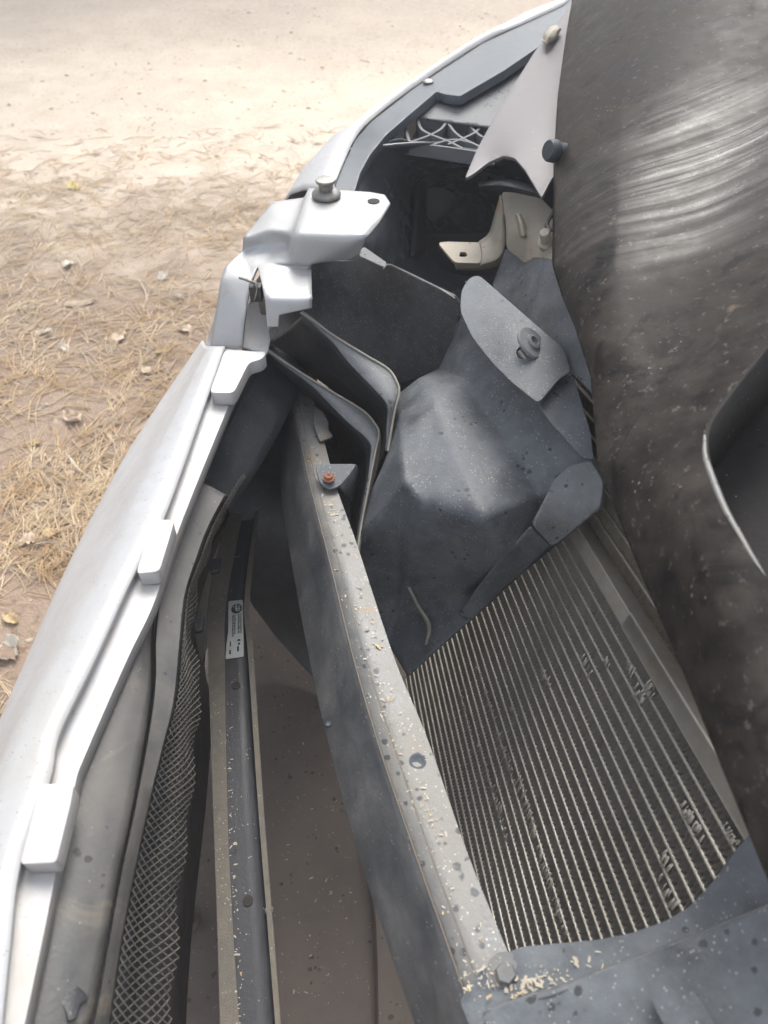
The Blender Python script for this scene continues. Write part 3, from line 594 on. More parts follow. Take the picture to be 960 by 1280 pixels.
# crash beam --------------------------------------------------------------
T1 = [(345, 440), (362, 500), (383, 600), (408, 700), (437, 820), (470, 935), (515, 1070), (545, 1155), (578, 1250), (612, 1340)]
T2 = [(372, 440), (392, 500), (418, 600), (446, 680), (492, 820), (533, 920), (582, 1060), (616, 1145), (652, 1230), (690, 1320)]
LB = [(318, 450), (342, 520), (350, 610), (364, 700), (386, 820), (412, 935), (452, 1080), (478, 1160), (515, 1270), (545, 1350)]
zt = [.565, .57, .58, .585, .59, .595, .60, .603, .605, .605]
t1, t2 = zz(T1, zt), zz(T2, zt); lb = zz(LB, [z-.055 for z in zt])
t1b = t1+np.array([.0035, 0, .0012]); t2b = t2+np.array([.0, 0, -.003])
BEAM = loft('crash_beam', [t1b, .5*t1b+.5*t2, t2, t2b+np.array([.001, 0, -.05])], STEEL, CAR, n=70, thick=.003, ang=30)
loft('beam_front_face', [t1b+np.array([-.0005, 0, -.0006]), t1+np.array([-.001, 0, -.004]), .5*t1+.5*lb, lb, lb+np.array([.012, 0, -.004])], STEELD, BEAM, n=70, thick=.003, ang=30)
tube('rust_line', t1b+np.array([-.0012, 0, .0002]), .0006, RUSTE, BEAM, n=80, k=6)
# weld seam along the beam top
seam = [(a*.66+c*.34, b*.66+d*.34) for (a, b), (c, d) in zip(T1, T2)]
tube('beam_seam', zz(seam, zt, .0003), .0009, BROWNB, BEAM, n=60, k=6)
for (x, y, rr) in ((522, 952, .0055), (410, 905, .002)):
    z = float(np.interp(y, [p[1] for p in T1], zt)); lathe('hole', P(x, y, z+.0006), (0, 0, 1), [(rr*1.1, -.001), (rr*1.1, .0006), (rr*.85, .0008), (rr*.7, .0004), (.0001, .0003)], RUBBER, BEAM, k=18)
# black bracket with rusty bolt on the beam
BK = sheet('beam_bracket', [(394, 580), (446, 580), (436, 594), (424, 608), (411, 612), (400, 604)], [(394, 580, .596), (446, 580, .592), (411, 612, .588), (424, 608, .588)], PLASTIC, CAR, step=2, r=5, thick=.003, bevel=.0006)
loft('bracket_web', [L3([(446, 581, .591), (437, 595, .589), (425, 608, .587)]), L3([(450, 592, .57), (446, 610, .565), (440, 628, .56)])], PLASTICK, BK, n=12)
lathe('bolt', P(411, 598, .593), (0, -.1, 1), [(.0058, 0), (.0058, .0014), (.0040, .0022), (.0036, .0042), (.0022, .0044), (.0001, .0030)], RUST, BK, k=12, ang=25)
sheet('beam_end_plate', [(393, 507), (404, 515), (411, 528), (410, 538), (418, 545), (400, 552), (392, 530)], [(393, 507, .577), (411, 528, .580), (400, 552, .580), (418, 545, .576)], STEEL, CAR, step=2, r=4, thick=.003)

# lower crossbar ----------------------------------------------------------
def bar(l, z): return L3([(a, b, z) for a, b in l])
c0 = [(300, 600), (272, 690), (259, 760), (260, 820), (266, 1000), (271, 1140), (275, 1280), (277, 1350)]
c1 = [(312, 600), (294, 690), (282, 760), (281, 820), (284, 1000), (290, 1140), (299, 1280), (303, 1350)]
c2 = [(325, 600), (312, 690), (305, 760), (310, 820), (322, 1000), (333, 1140), (344, 1280), (349, 1350)]
c3 = [(328, 600), (318, 690), (312, 760), (317, 820), (329, 1000), (340, 1140), (351, 1280), (356, 1350)]
zb = .43
CB = loft('lower_crossbar', [bar(c1, zb-.001), bar(c1, zb-.007), bar(mid(c1, c2, .5), zb-.007), bar(c2, zb-.007)], BLUEBAR, CAR, n=50, thick=.003, ang=30)
loft('crossbar_flange', [bar(c0, zb-.04), bar(c0, zb), bar(c1, zb), bar(c1, zb-.004)], BROWNB, CB, n=50, thick=.003, ang=30)
loft('crossbar_flange', [bar(c2, zb-.007), bar(c2, zb), bar(c3, zb), bar(c3, zb-.04)], BROWNB, CB, n=50, thick=.002, ang=30)
for (x, y) in ((295, 857), (310, 1126)):
    lathe('hole', P(x, y, zb-.0066), (0, 0, 1), [(.0044, -.001), (.0044, .0004), (.0036, .0005), (.0001, .0002)], BACK, CB, k=16)
lathe('crossbar_bolt', P(338, 1138, zb-.002), (1, 0, .2), [(.0022, -.004), (.0022, .003), (.0001, .003)], RUSTE, CB, k=8)
# part label
a_, b_, c_, d_ = P(285.5, 752, zb-.0062), P(303.5, 749.5, zb-.0062), P(304.5, 821, zb-.0062), P(282.5, 824, zb-.0062)
ex, ey = b_-a_, d_-a_
STK = sheet('sticker', [(285.5, 751.5), (304, 749.5), (304.5, 821), (281.5, 824), (283, 805), (285, 790)], zb-.0060, PAPER, CB, step=1.5, r=2, thick=.0003)
def spt(u, v): return (a_*(1-u)+b_*u)*(1-v)+(d_*(1-u)+c_*u)*v+np.array([0, 0, .0006])
def quads(name, rects, mat, parent):
    V = []; F = []
    for (u0, v0, u1, v1) in rects:
        k = len(V); V += [spt(u0, v0), spt(u1, v0), spt(u1, v1), spt(u0, v1)]; F.append((k, k+1, k+2, k+3))
    return build(name, V, F, mat, parent, thick=.0002, clean=False, even=False)
def emblem():
    # round black badge cut by light strokes
    V = []; F = []; n = 22
    cu, cv, ru, rv = .58, .155, .36, .085
    for i in range(n):
        for j in range(n):
            x, y = (i+.5)/n*2-1, (j+.5)/n*2-1
            if x*x+y*y > 1: continue
            if abs(y) < .10 and x < .75 and x > -.35: continue
            if abs(x+.05) < .10 and y > -.95 and y < .35: continue
            if abs(y-.42) < .09 and x > -.1 and x < .55: continue
            if abs(x-.48) < .09 and y < .42 and y > -.6: continue
            if abs(y+.45) < .08 and x > -.75 and x < -.1: continue
            k = len(V); h = 1.02/n
            for (sx, sy) in ((-1, -1), (1, -1), (1, 1), (-1, 1)): V.append(spt(cu+ru*(x+sx*h), cv+rv*(y+sy*h)))
            F.append((k, k+1, k+2, k+3))
    build('emblem', V, F, INK, CB, thick=.0002, clean=True, even=False)
emblem()
rects = []
for (u0, u1, v0, v1) in ((.30, .52, .26, .60), (.66, .90, .255, .60)):
    v = v0
    while v < v1:
        h = random.choice((.010, .014, .018)); rects.append((u0+random.random()*.03, v, u1-random.random()*.03, v+h*.62))
        if random.random() < .5: rects[-1] = (u0, v, (u0+u1)/2-.02, v+h*.6); rects.append(((u0+u1)/2+.03, v, u1, v+h*.6))
        v += h+.006
rects += [(.64, .70, .82, .73), (.68, .76, .80, .79), (.64, .82, .74, .90), (.20, .72, .26, .80), (.18, .86, .28, .93), (.32, .62, .40, .64)]
quads('print', rects, INK, CB)

# undertray ----------------------------------------------------------------
def tray():
    n = 40; V = []; F = []
    for j in range(n):
        for i in range(n):
            x = -.32+1.2*i/(n-1); y = -.35+1.95*j/(n-1); z = .20+.006*noise.noise(Vector((x*5, y*5, 1)))
            V.append((x, y, z))
    for j in range(n-1):
        for i in range(n-1): F.append((j*n+i, j*n+i+1, (j+1)*n+i+1, (j+1)*n+i))
    return build('undertray', V, F, TRAY, CAR, face_cam=True, thick=.004)
TR = tray()
loft('tray_step', [L3([(452, 1010, .22), (462, 1100, .22), (468, 1200, .22), (470, 1340, .22)]), L3([(456, 1010, .235), (466, 1100, .235), (472, 1200, .235), (474, 1340, .235)]), L3([(500, 1010, .24), (520, 1100, .24), (540, 1200, .24), (560, 1340, .24)])], TRAY, TR, n=20)
sheet('gap_shade_sheet', [(285, 655), (310, 575), (345, 500), (380, 520), (400, 525), (450, 545), (470, 640), (470, 780), (450, 880), (420, 872), (385, 840), (345, 796), (312, 752), (300, 690)],
      [(285, 655, .42), (345, 500, .48), (450, 545, .46), (470, 640, .42), (470, 780, .30), (450, 880, .21), (420, 872, .212), (385, 840, .22), (345, 796, .25), (312, 752, .30), (380, 740, .33)], PLASTICK, CAR, step=5, r=6)  # added dark sheet standing in for deep shade between bumper and beam
lathe('tray_screw', P(236, 1152, .206), (0, 0, 1), [(.012, 0), (.012, .003), (.007, .005), (.007, .010), (.0001, .010)], TRAY, TR, k=16)
# dark panels added to keep light from leaking into the bay
boxes('light_block_panel', [((-.10, 1.18, .2), (.9, 0, 0), (0, .01, 0), (0, 0, .32)), ((.46, -.35, .2), (.01, 0, 0), (0, 1.9, 0), (0, 0, .60))], PLASTICK, CAR)

# condenser and radiator ---------------------------------------------------
VP = ray(376, 90); D = VP/np.linalg.norm(VP)
A_, C_ = P(930, 1045, .655), P(636, 1190, .400)
U = C_-A_; U = U-D*np.dot(U, D); Ulen = np.linalg.norm(U); Uh = U/Ulen
N_ = np.cross(D, Uh); N_ /= np.linalg.norm(N_)
if np.dot(N_, CAMP-A_) < 0: N_ = -N_
PLN = (A_, N_)
NT = 23; pitch = Ulen/NT; Lc = .74; off0 = -.05*D
COND = bpy.data.objects.new('condenser', None); COL.objects.link(COND); COND.parent = CAR; COND.location = Vector(A_)-wpos(CAR)
def tube_mesh():
    V = []; F = []; n = 2; h = pitch*.095; dp = .016
    prof = [(-h, -dp), (-h, -.001), (-h*.5, 0), (h*.5, 0), (h, -.001), (h, -dp)]
    for s in (0, Lc):
        for (a, b) in prof: V.append(D*s+Uh*a+N_*b)
    k = len(prof)
    for j in range(k-1): F.append((j, j+1, k+j+1, k+j))
    me = bpy.data.meshes.new('tube'); me.from_pydata([tuple(v) for v in V], [], F); me.materials.append(ALU); return me
def fin_mesh(mat, w0=.5, pit=.0044, rec=.0006):
    V = []; F = []; k = int(Lc/pit*2); dp = .007
    for i in range(k):
        s = i*pit/2; a = pitch*(.07 if i % 2 else .93)
        j = .0004*math.sin(i*1.7)
        V.append(D*(s+j)+Uh*a+N_*(-rec)); V.append(D*(s+j)+Uh*a+N_*(-dp))
    for i in range(k-1): F.append((2*i, 2*i+2, 2*i+3, 2*i+1))
    # bright crimps along both tubes
    for i in range(0, k-2, 2):
        for a0, a1 in ((.07, .20),):
            b = len(V); s = i*pit/2
            V += [tuple(D*s+Uh*pitch*a0+N_*.0004), tuple(D*(s+pit*.55)+Uh*pitch*a0+N_*.0004), tuple(D*(s+pit*.45)+Uh*pitch*a1+N_*(-.001)), tuple(D*(s+pit*.1)+Uh*pitch*a1+N_*(-.001))]
            F.append((b, b+1, b+2, b+3))
    me = bpy.data.meshes.new('fin_strip'); me.from_pydata([tuple(v) for v in V], [], F); me.materials.append(mat)
    me.materials.append(ALU)
    for p in me.polygons[k-1:]: p.material_index = 1
    return me
tm = tube_mesh(); fm = fin_mesh(FIN)
for i in range(NT+9):
    o = link('tube', tm, None, COND); o.location = Vector(off0+Uh*pitch*i)
    o = link('fin_strip', fm, None, COND); o.location = Vector(off0+Uh*pitch*i)
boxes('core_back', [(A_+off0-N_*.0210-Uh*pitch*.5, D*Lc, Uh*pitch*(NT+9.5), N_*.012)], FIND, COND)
# rail along the upper edge
boxes('side_rail', [(A_+off0-Uh*pitch*1.35-N_*.018, D*Lc, Uh*pitch*1.22, N_*.0215)], ALUD, COND, bevel=.001)
boxes('rail_sleeve', [(A_+off0-Uh*pitch*1.42-N_*.019, D*.24, Uh*pitch*1.36, N_*.0225)], ALUD, COND, bevel=.001)
# crushed fins
def crush(px, py, ln, wd, seed, n=9):
    r = random.Random(seed); c = hit(np.array(float(px)), np.array(float(py)), PLN); V = []; F = []
    for i in range(n):
        s = (i/(n-1)-.5)*ln; b = len(V); j = [r.uniform(-.0012, .0012) for _ in range(8)]
        if r.random() < .3: continue
        q = c+D*(s+r.gauss(0, .0015))+Uh*r.gauss(0, .0012); wd = wd*r.uniform(.85, 1.15)
        V += [q-Uh*wd/2+D*j[0]+N_*(.0006), q-Uh*wd/2+D*(.0010+j[1]*.6)+N_*.0008, q+D*(.0012+j[2])+N_*(.0007+abs(j[5])*.25), q+D*(.0002+j[3]*.5)+N_*.0006, q+Uh*wd/2+D*(.001+j[4])+N_*.0008, q+Uh*wd/2+D*(-.0003+j[6]*.6)+N_*.0006]
        F += [(b, b+1, b+2, b+3), (b+3, b+2, b+4, b+5)]
    build('bent_fin', V, F, ALU, COND, thick=.0002, clean=False, even=False)
rr = random.Random(3)
for (x, y, l, w_) in ((735, 835, .03, 1.1), (682, 848, .03, 1.0), (760, 832, .012, .9), (790, 838, .014, .9), (800, 868, .022, 1.1), (815, 862, .016, 1.0), (862, 1018, .014, .9), (875, 1040, .016, .9), (834, 1078, .016, .9), (832, 1108, .032, 1.1), (641, 887, .012, .8), (915, 1045, .012, .7)):
    crush(x, y, l*.8, pitch*w_*.62, x*7+y, 14)
for i in range(11):
    t = i/10; crush(602+rr.uniform(-4, 4)+t*98, 845+t*300, .034, pitch*rr.uniform(.5, .9), 900+i, 16)
for i in range(6):
    t = i/5; crush(578+t*52+rr.uniform(-3, 3), 880+t*150, .03, pitch*rr.uniform(.4, .8), 950+i, 14)
# second radiator behind
RAD = bpy.data.objects.new('radiator', None); COL.objects.link(RAD); RAD.parent = CAR; RAD.location = COND.location
ft = fin_mesh(FINT)
for i in range(7):
    base = off0-Uh*pitch*(2.35+i*1.05)-N_*.012
    o = link('tube', tm, None, RAD); o.location = Vector(base)
    o = link('fin_strip', ft, None, RAD); o.location = Vector(base)
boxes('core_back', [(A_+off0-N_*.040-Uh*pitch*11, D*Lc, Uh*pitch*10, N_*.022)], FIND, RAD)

# lower support panel at the near corner -----------------------------------
RG = [(606, 1268), (640, 1253), (690, 1238), (760, 1212), (830, 1186), (900, 1158), (970, 1130), (1010, 1115)]
SP = tps([(575, 1250, .607), (600, 1214, .612), (640, 1190, .615), (700, 1178, .622), (800, 1160, .645), (870, 1118, .665), (935, 1045, .695), (1000, 1020, .71), (632, 1220, .612), (700, 1205, .625), (800, 1178, .648), (900, 1130, .672), (690, 1235, .632), (830, 1184, .655), (960, 1130, .69), (610, 1262, .61)])
sheet('support_panel', [(574, 1252), (600, 1214), (622, 1200), (640, 1188), (655, 1183), (700, 1179), (745, 1175), (790, 1166), (830, 1152), (860, 1135), (888, 1106), (915, 1068), (940, 1040), (1010, 1010)]+RG[::-1]+[(590, 1290)], SP, PLASTIC, CAR, step=3, r=6, thick=.004, ang=50)
loft('panel_ridge', [L3([(a-2, b-3, float(SP(np.array(float(a)), np.array(float(b))))+.001) for a, b in RG]), L3([(a, b-1, float(SP(np.array(float(a)), np.array(float(b))))+.008) for a, b in RG]), L3([(a+2, b+6, float(SP(np.array(float(a)), np.array(float(b))))+.009) for a, b in RG])], FLANGE, CAR, n=50, sub=3)
sheet('support_panel', RG+[(1010, 1330), (590, 1330), (585, 1290)], lambda a, b: SP(a, np.minimum(b, 1265))*0+.62+.00022*(a-600)+.0*b, PLASTIC, CAR, step=4, r=3, thick=.004)
sheet('panel_block', [(806, 1226), (836, 1216), (858, 1240), (866, 1236), (905, 1300), (850, 1318), (820, 1262)], lambda a, b: .636+.00022*(a-600), PLASTIC, CAR, step=3, r=6, thick=.014, bevel=.002)
lathe('bolt', P(632, 1217, .6125), (-.1, -.15, 1), [(.0085, 0), (.0085, .0014), (.0062, .0016), (.0060, .0046), (.0050, .0056), (.0001, .0056)], STEEL, CAR, k=6, ang=25)
lathe('bolt_washer', P(632, 1217, .6118), (-.1, -.15, 1), [(.0105, 0), (.0105, .0014), (.0001, .0016)], STEEL, CAR, k=24)

# hood ----------------------------------------------------------------------
HE = [(722, -40), (708, 40), (697, 120), (692, 200), (690, 330), (702, 370), (718, 408), (738, 470), (747, 580), (770, 640), (800, 715), (860, 855), (900, 955), (935, 1040), (965, 1115), (990, 1180)]
hp0, hn = np.array([.16, 0, .80]), np.array([-.5, 0, 1.0])/math.sqrt(1.25)
HEa = np.array(HE, float)
def hood_z(a, b):
    z = hit(a, b, (hp0, hn))[..., 2]
    xe = np.interp(b, HEa[:, 1], HEa[:, 0]); d = np.clip(a-xe, 0, None)
    rollw = np.where(b > 430, np.clip((b-430)/250, 0, 1), 0)
    z = z-.016*np.exp(-d/22.)-.022*rollw*np.exp(-(d/62.)**2)
    z = z+.006*np.sin(a/60.+b/130.)*np.clip(d/80, 0, 1)
    return z
CUT = rnd([(1040, 350), (958, 432), (905, 500), (880, 536), (882, 575), (908, 640), (945, 705), (1040, 850)], 22, 6)
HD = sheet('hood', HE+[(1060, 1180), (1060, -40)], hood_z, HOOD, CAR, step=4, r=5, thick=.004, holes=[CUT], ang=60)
CI = CUT+(np.array([1000, 600])-CUT)*.0
sheet('hood_recess', [(1060, 330), (940, 425), (872, 520), (868, 585), (930, 720), (1060, 870)], lambda a, b: hood_z(a, b)-.065, HOODM, HD, step=6, r=10, thick=.003)
k = len(CUT); cz = hood_z(CUT[:, 0], CUT[:, 1])
ring = P(CUT[:, 0], CUT[:, 1], cz); ring2 = ring+np.array([.006, 0, -.064])
loft('recess_wall', [ring, ring2], HOODM, HD, n=80, thick=.002)
rim = [(881, 545), (882, 572), (895, 610), (908, 640), (926, 672), (946, 706), (985, 768), (1030, 835)]
tube('recess_rim', L3([(a, b, float(hood_z(np.array(float(a)), np.array(float(b))))-.001) for a, b in rim]), [.0012, .0019, .0017, .0014, .0014, .0013], STEEL, HD, n=50, k=8)
# rubber buffer on the hood edge
bp = P(700, 190, .795)
lathe('rubber_buffer', bp, (-.85, -.35, .25), [(.0085, -.010), (.0090, .000), (.0072, .002), (.0072, .0035), (.0100, .005), (.0108, .007), (.0105, .013), (.0090, .0155), (.0001, .0162)], RUBBER, HD, k=28, ang=30)

# ------------------------------------------------------------------ loose litter
def ground_pt(px, py): return P(px, py, 0.0)
def needles():
    V = []; F = []; mats = []
    def needle(p, a, ln, bend, lift, mt):
        k = len(V); n = 5; w2 = .0010
        for i in range(n+1):
            t = i/n; an = a+bend*(t-.3); x = p[0]+math.cos(a+bend*t*.5)*ln*t; y = p[1]+math.sin(a+bend*t*.5)*ln*t
            z = gh(x, y)+.0015+lift*math.sin(t*2.6)+p[2]; ww = w2*(1-.5*t)
            nx, ny = -math.sin(an), math.cos(an)
            V.extend([(x+nx*ww, y+ny*ww, z), (x, y, z+ww*1.2), (x-nx*ww, y-ny*ww, z)])
        for i in range(n):
            b = k+3*i; F.extend([(b, b+3, b+4, b+1), (b+1, b+4, b+5, b+2)]); mats.extend([mt, mt])
    cnt = 0
    for _ in range(52000):
        x = random.uniform(-1.7, .05); y = random.uniform(.25, 3.1)
        cl = noise.noise(Vector((x*3.2, y*3.2, 11)))+.6*noise.noise(Vector((x*9, y*9, 5)))
        dens = .70 if y < 1.35 else (.50 if y < 2.1 else .40*max(0, 1-(y-2.1)/.9))
        if random.random() > max(.02, dens*(.55+1.1*cl)): continue
        a = random.uniform(0, 6.283); ln = random.uniform(.045, .10); mt = 0 if random.random() < (.8 if y < 1.6 else .45) else 1
        lf = random.uniform(0, .008); h = random.uniform(0, .008)*max(0, cl); bd = random.uniform(-.7, .7)
        needle((x, y, h), a, ln, bd, lf, mt); cnt += 1
        if random.random() < .75: needle((x, y, h), a+random.uniform(-.28, .28), ln*random.uniform(.85, 1.1), bd+random.uniform(-.3, .3), lf*random.uniform(.3, 1.3), mt)
    o = build('pine_needles', V, F, NEEDLE, face_cam=False, clean=False); o.data.materials.append(NEEDLEG)
    for p, m_ in zip(o.data.polygons, mats): p.material_index = m_
    o['kind'] = 'stuff'; o['label'] = 'dry golden pine needles strewn over the brown dirt'; o['category'] = 'pine needles'
needles()
def crumbs():
    V = []; F = []; r = random.Random(5)
    for _ in range(2600):
        x = r.uniform(-1.8, .6); y = r.uniform(.3, 4.8); s = r.uniform(.0025, .008)*(1 if r.random() < .9 else 1.8); z = gh(x, y); k = len(V); a = r.uniform(0, 6.28)
        for j in range(5):
            an = a+j*1.2566; q = s*r.uniform(.6, 1.3); V.append((x+math.cos(an)*q, y+math.sin(an)*q*.7, z+r.uniform(0, .002)))
        V.append((x, y, z+s*r.uniform(.2, .6)))
        for j in range(5): F.append((k+j, k+(j+1) % 5, k+5))
    o = build('leaf_crumbs', V, F, LEAFS[0], face_cam=False, clean=False); o.data.materials.append(LEAFS[4]); o.data.materials.append(LEAFS[1])
    for i, p in enumerate(o.data.polygons): p.material_index = (0, 1, 2, 1)[(i//5) % 4]
    o['kind'] = 'stuff'; o['label'] = 'small leaf and bark crumbs and grit over the dirt and sand'; o['category'] = 'leaf litter'
crumbs()
def leaf(px, py, lpx, wpx, ang, mi, label, seed, name='dry_leaf', cat='leaf', jag=.16, curl=.35):
    """leaf lying on the ground; length and width from its size at that distance"""
    r = random.Random(seed); c = ground_pt(px, py); z0 = gh(c[0], c[1])
    dist = np.linalg.norm(c-CAMP); ln = lpx*dist/FOC*1.0; wd = wpx*dist/FOC*.9
    n = 12; V = []; F = []
    for i in range(n+1):
        t = i/n; ww = wd*.5*(math.sin(math.pi*min(1, max(0.0, t*.96+.02)))**.6)*(1+r.uniform(-jag, jag)); s = (t-.5)*ln
        side = r.uniform(-.1, .1)*wd
        for k_, v in enumerate((-1, -.45, 0, .45, 1)):
            V.append((s, ww*v+side, curl*wd*(.8*v*v)+.5*curl*wd*math.sin(t*5+seed)+r.uniform(-.05, .05)*wd))
    for i in range(n):
        for j in range(4): F.append((i*5+j, (i+1)*5+j, (i+1)*5+j+1, i*5+j+1))
    me = bpy.data.meshes.new(name); me.from_pydata(V, [], F)
    for p in me.polygons: p.use_smooth = True
    o = link(name, me, LEAFS[mi]); o.location = (c[0], c[1], z0+.0015); o.rotation_euler = (r.uniform(-.15, .15), r.uniform(-.15, .15), ang)
    m = o.modifiers.new('t', 'SOLIDIFY'); m.thickness = .0006
    tag(o, label, cat, 'scattered dry leaves')
leaf(151, 417, 52, 22, 1.75, 0, 'largest pale leaf scrap, long and ragged, upright in view beside the bumper end', 1, jag=.3, curl=.12)
leaf(94, 239, 18, 13, 2.3, 3, 'small bright yellow leaf lying alone near the sandy track', 2)
leaf(54, 418, 26, 11, -.15, 2, 'small whitish leaf curled up at left of the long leaf scrap', 3)
leaf(204, 347, 13, 14, 1.2, 2, 'tiny white crumpled leaf on dirt left of the silver bracket', 4)
leaf(223, 373, 18, 9, -.4, 4, 'dark grey curled leaf on dirt close to the bumper end wall', 5)
leaf(88, 334, 16, 13, .8, 2, 'pale papery leaf on bare dirt below the yellow leaf', 6)
leaf(82, 437, 16, 10, -.3, 2, 'small cream leaf just right of and below the curled whitish leaf', 7)
leaf(205, 442, 20, 13, .9, 1, 'straw coloured leaf pair beside the top of the bumper slope', 8)
leaf(92, 522, 30, 20, -.7, 0, 'broad beige leaf among needles left of the upper bumper', 9)
leaf(180, 466, 26, 16, -.5, 0, 'pinkish beige folded leaf close to the bumper shoulder', 10)
leaf(36, 678, 24, 20, .3, 0, 'round pale leaf at the left among golden needles', 11)
leaf(67, 670, 18, 18, 1.2, 1, 'tan cup shaped leaf right beside the round pale leaf', 12)
leaf(93, 625, 28, 10, .1, 0, 'narrow tan leaf lying flat among dense needles mid bumper', 13)
leaf(100, 381, 36, 12, .35, 0, 'long dusty leaf half buried in grey needles above the leaf scrap', 14)
leaf(12, 815, 30, 34, .9, 2, 'big pale leaf at the bottom left beside the bumper skin', 15)
leaf(40, 552, 20, 12, .2, 1, 'short straw leaf at the left edge below the grey needles', 16)
leaf(232, 415, 20, 14, -.6, 0, 'beige leaf touching the dirt right beside the silver end wall', 17)
leaf(14, 775, 22, 14, -.6, 1, 'straw coloured leaf just above the big pale leaf at bottom left', 18)
def twig(pts, rad, label, mi):
    a = np.array([ground_pt(x, y) for x, y in pts]); a[:, 2] = [gh(p[0], p[1])+.006 for p in a]
    o = tube('twig', a, [rad, rad*.7, rad*.4], LEAFS[mi], n=18, k=6); tag(o, label, 'twig', 'thin twigs')
twig([(83, 567), (100, 588), (122, 603)], .0025, 'short pale bare twig among needles left of the bumper', 2)
twig([(90, 550), (110, 572), (134, 585)], .002, 'thin grey twig parallel to and above the pale bare twig', 4)
twig([(174, 352), (182, 366), (183, 380), (180, 388)], .003, 'curved pale stalk bent like a hook on the dirt', 0)
twig([(48, 683), (66, 682), (90, 692)], .0025, 'dark thin twig on bare dirt below the round pale leaf', 4)

# flakes lying on the beam and on the support panel
def flakes():
    r = random.Random(8); V = []; F = []
    def flake(p, s):
        k = len(V); a = r.uniform(0, 3.14); s *= math.exp(r.gauss(-.15, .35)); l = s*r.uniform(.5, 1.8); w_ = s*r.uniform(.25, .7); dx, dy = math.cos(a), math.sin(a); h = s*r.uniform(.1, .4)
        for (u, v, z) in ((-l, -w_, 0), (0, -w_*1.3, h), (l, -w_*.5, h*.3), (l, w_, h*.6), (0, w_, h*1.4), (-l, w_*.6, .0002)): V.append((p[0]+u*dx-v*dy, p[1]+u*dy+v*dx, p[2]+z+.0004))
        F.extend([(k, k+1, k+4, k+5), (k+1, k+2, k+3, k+4)])
    t1s, t2s = spline(t1b, 200), spline(t2, 200)
    for c in range(42):
        i = int(r.choice((r.uniform(60, 199), r.uniform(95, 190)))); v = min(.93, max(.08, r.gauss(.5, .2)))
        for _ in range(r.randint(2, 9)):
            j = min(199, max(0, i+r.randint(-4, 4))); vv = min(.95, max(.05, v+r.gauss(0, .07)))
            p = t1s[j]*(1-vv)+t2s[j]*vv; flake(p, r.choice((.0006, .0008, .0012)))
    for _ in range(85):
        t = abs(r.gauss(0, .45)); x = 640+t*110+r.gauss(0, 8); y = 1240-t*38+r.gauss(0, 6)
        flake(P(x, y, float(SP(np.array(x), np.array(y)))+.0008), r.choice((.0007, .0010, .0014)))
    for _ in range(90):
        x = r.gauss(600, 22); y = r.gauss(1215, 22)
        if 575 < x < 650 and 1190 < y < 1250: flake(P(x, y, .613), .0008)
    for _ in range(60):
        x = r.uniform(300, 460); y = r.uniform(850, 1270); q = P(x, y, .207); flake(q, .0012)
    for _ in range(80):
        y = r.uniform(900, 1280); x = 289+(y-1000)*.045+r.gauss(0, 2.5); flake(P(x, y, zb-.0005 if x < 292+(y-1000)*.05 else zb-.0066), r.choice((.0005, .0007, .0010)))
    o = build('pale_flakes', V, F, CHIP, face_cam=False, clean=False); o.data.materials.append(LEAFS[4]); o.data.materials.append(LEAFS[1])
    for i, p in enumerate(o.data.polygons): p.material_index = (0, 0, 1, 0, 2, 0, 1)[(i//2) % 7]
    o['kind'] = 'stuff'; o['label'] = 'pale dry flakes scattered on the crash beam, crossbar and tray'; o['category'] = 'debris flakes'
flakes()

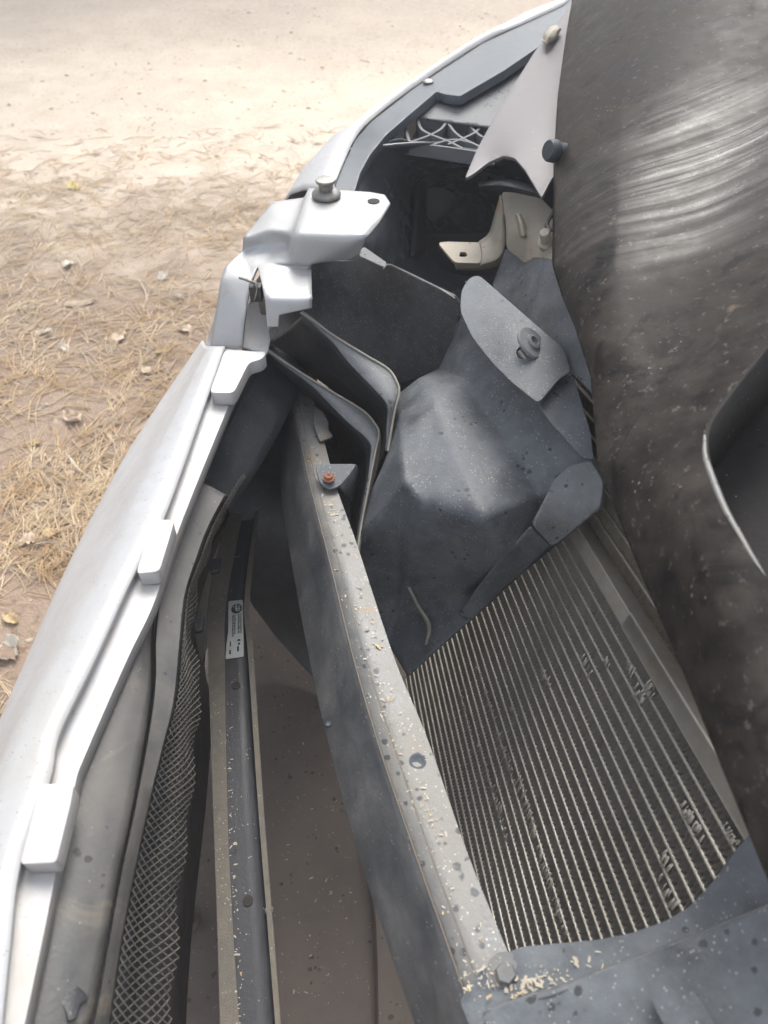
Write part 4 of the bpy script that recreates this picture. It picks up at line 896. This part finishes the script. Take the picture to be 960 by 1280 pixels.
def wood():
    r = random.Random(21); V = []; F = []; mi = []
    def card(c, n, sz):
        t = Vector((r.gauss(0, 1), r.gauss(0, 1), r.gauss(0, .6))).normalized(); u = t.cross(Vector((r.gauss(0, 1), r.gauss(0, 1), r.gauss(0, 1)))).normalized(); k = len(V)
        c = Vector(c)
        V.extend([tuple(c-t*sz), tuple(c+u*sz*.35), tuple(c+t*sz), tuple(c-u*sz*.35)]); F.append((k, k+1, k+2, k+3)); mi.append(1)
    for i in range(34):
        az = math.radians(-75+i*6.6+r.uniform(-2.5, 2.5)); rad = r.uniform(7.5, 13)
        if -10 < math.degrees(az) < 26: rad += 14
        x, y = math.sin(az)*rad, math.cos(az)*rad; h = r.uniform(8, 13); tr = r.uniform(.12, .2); lean = (r.uniform(-.4, .4), r.uniform(-.4, .4))
        k = len(V); n = 8
        for j in range(7):
            t = j/6
            for q in range(n): V.append((x+lean[0]*t+math.cos(q*.785)*tr*(1-.85*t), y+lean[1]*t+math.sin(q*.785)*tr*(1-.85*t), h*t-.05))
        for j in range(6):
            for q in range(n): F.append((k+j*n+q, k+j*n+(q+1) % n, k+(j+1)*n+(q+1) % n, k+(j+1)*n+q)); mi.append(0)
        for b in range(46):
            t = r.uniform(.28, 1); a = r.uniform(0, 6.283); ln = (1.15-t)*h*.24*r.uniform(.5, 1.2)
            p0 = Vector((x+lean[0]*t, y+lean[1]*t, h*t)); d = Vector((math.cos(a), math.sin(a), r.uniform(-.25, .25)))
            for c in range(12): card(p0+d*ln*r.uniform(.25, 1)+Vector((r.gauss(0, .13), r.gauss(0, .13), r.gauss(0, .12))), 0, r.uniform(.12, .3))
    o = build('pine_wood', V, F, simple('bark', (.12, .075, .05), (.22, .15, .10), .9, 12), face_cam=False, clean=False)
    o.data.materials.append(simple('pine_foliage', (.04, .06, .03), (.08, .11, .05), .8, 3))
    for p, m_ in zip(o.data.polygons, mi): p.material_index = m_
    o['kind'] = 'stuff'; o['label'] = 'pine wood round the clearing, mirrored in the hood'
wood()

def glare_veil():
    V = [(x, y, z) for x in (-30, 30) for y in (-28, 33) for z in (-1, 14.5)]
    F = [(0, 1, 3, 2), (4, 6, 7, 5), (0, 4, 5, 1), (2, 3, 7, 6), (0, 2, 6, 4), (1, 5, 7, 3)]
    m = bpy.data.materials.new('glare_veil'); m.use_nodes = True; t = m.node_tree; t.nodes.clear()
    v = t.nodes.new('ShaderNodeVolumePrincipled'); v.inputs['Density'].default_value = .028; v.inputs['Color'].default_value = (.96, .97, 1, 1); v.inputs['Anisotropy'].default_value = 0.0  # thin scattering volume added to imitate veiling lens glare
    o = t.nodes.new('ShaderNodeOutputMaterial'); t.links.new(v.outputs[0], o.inputs['Volume'])
    h = build('glare_veil', V, F, m, face_cam=False, clean=False); h['kind'] = 'stuff'; h['label'] = 'thin veil added to imitate lens glare over the scene'
glare_veil()
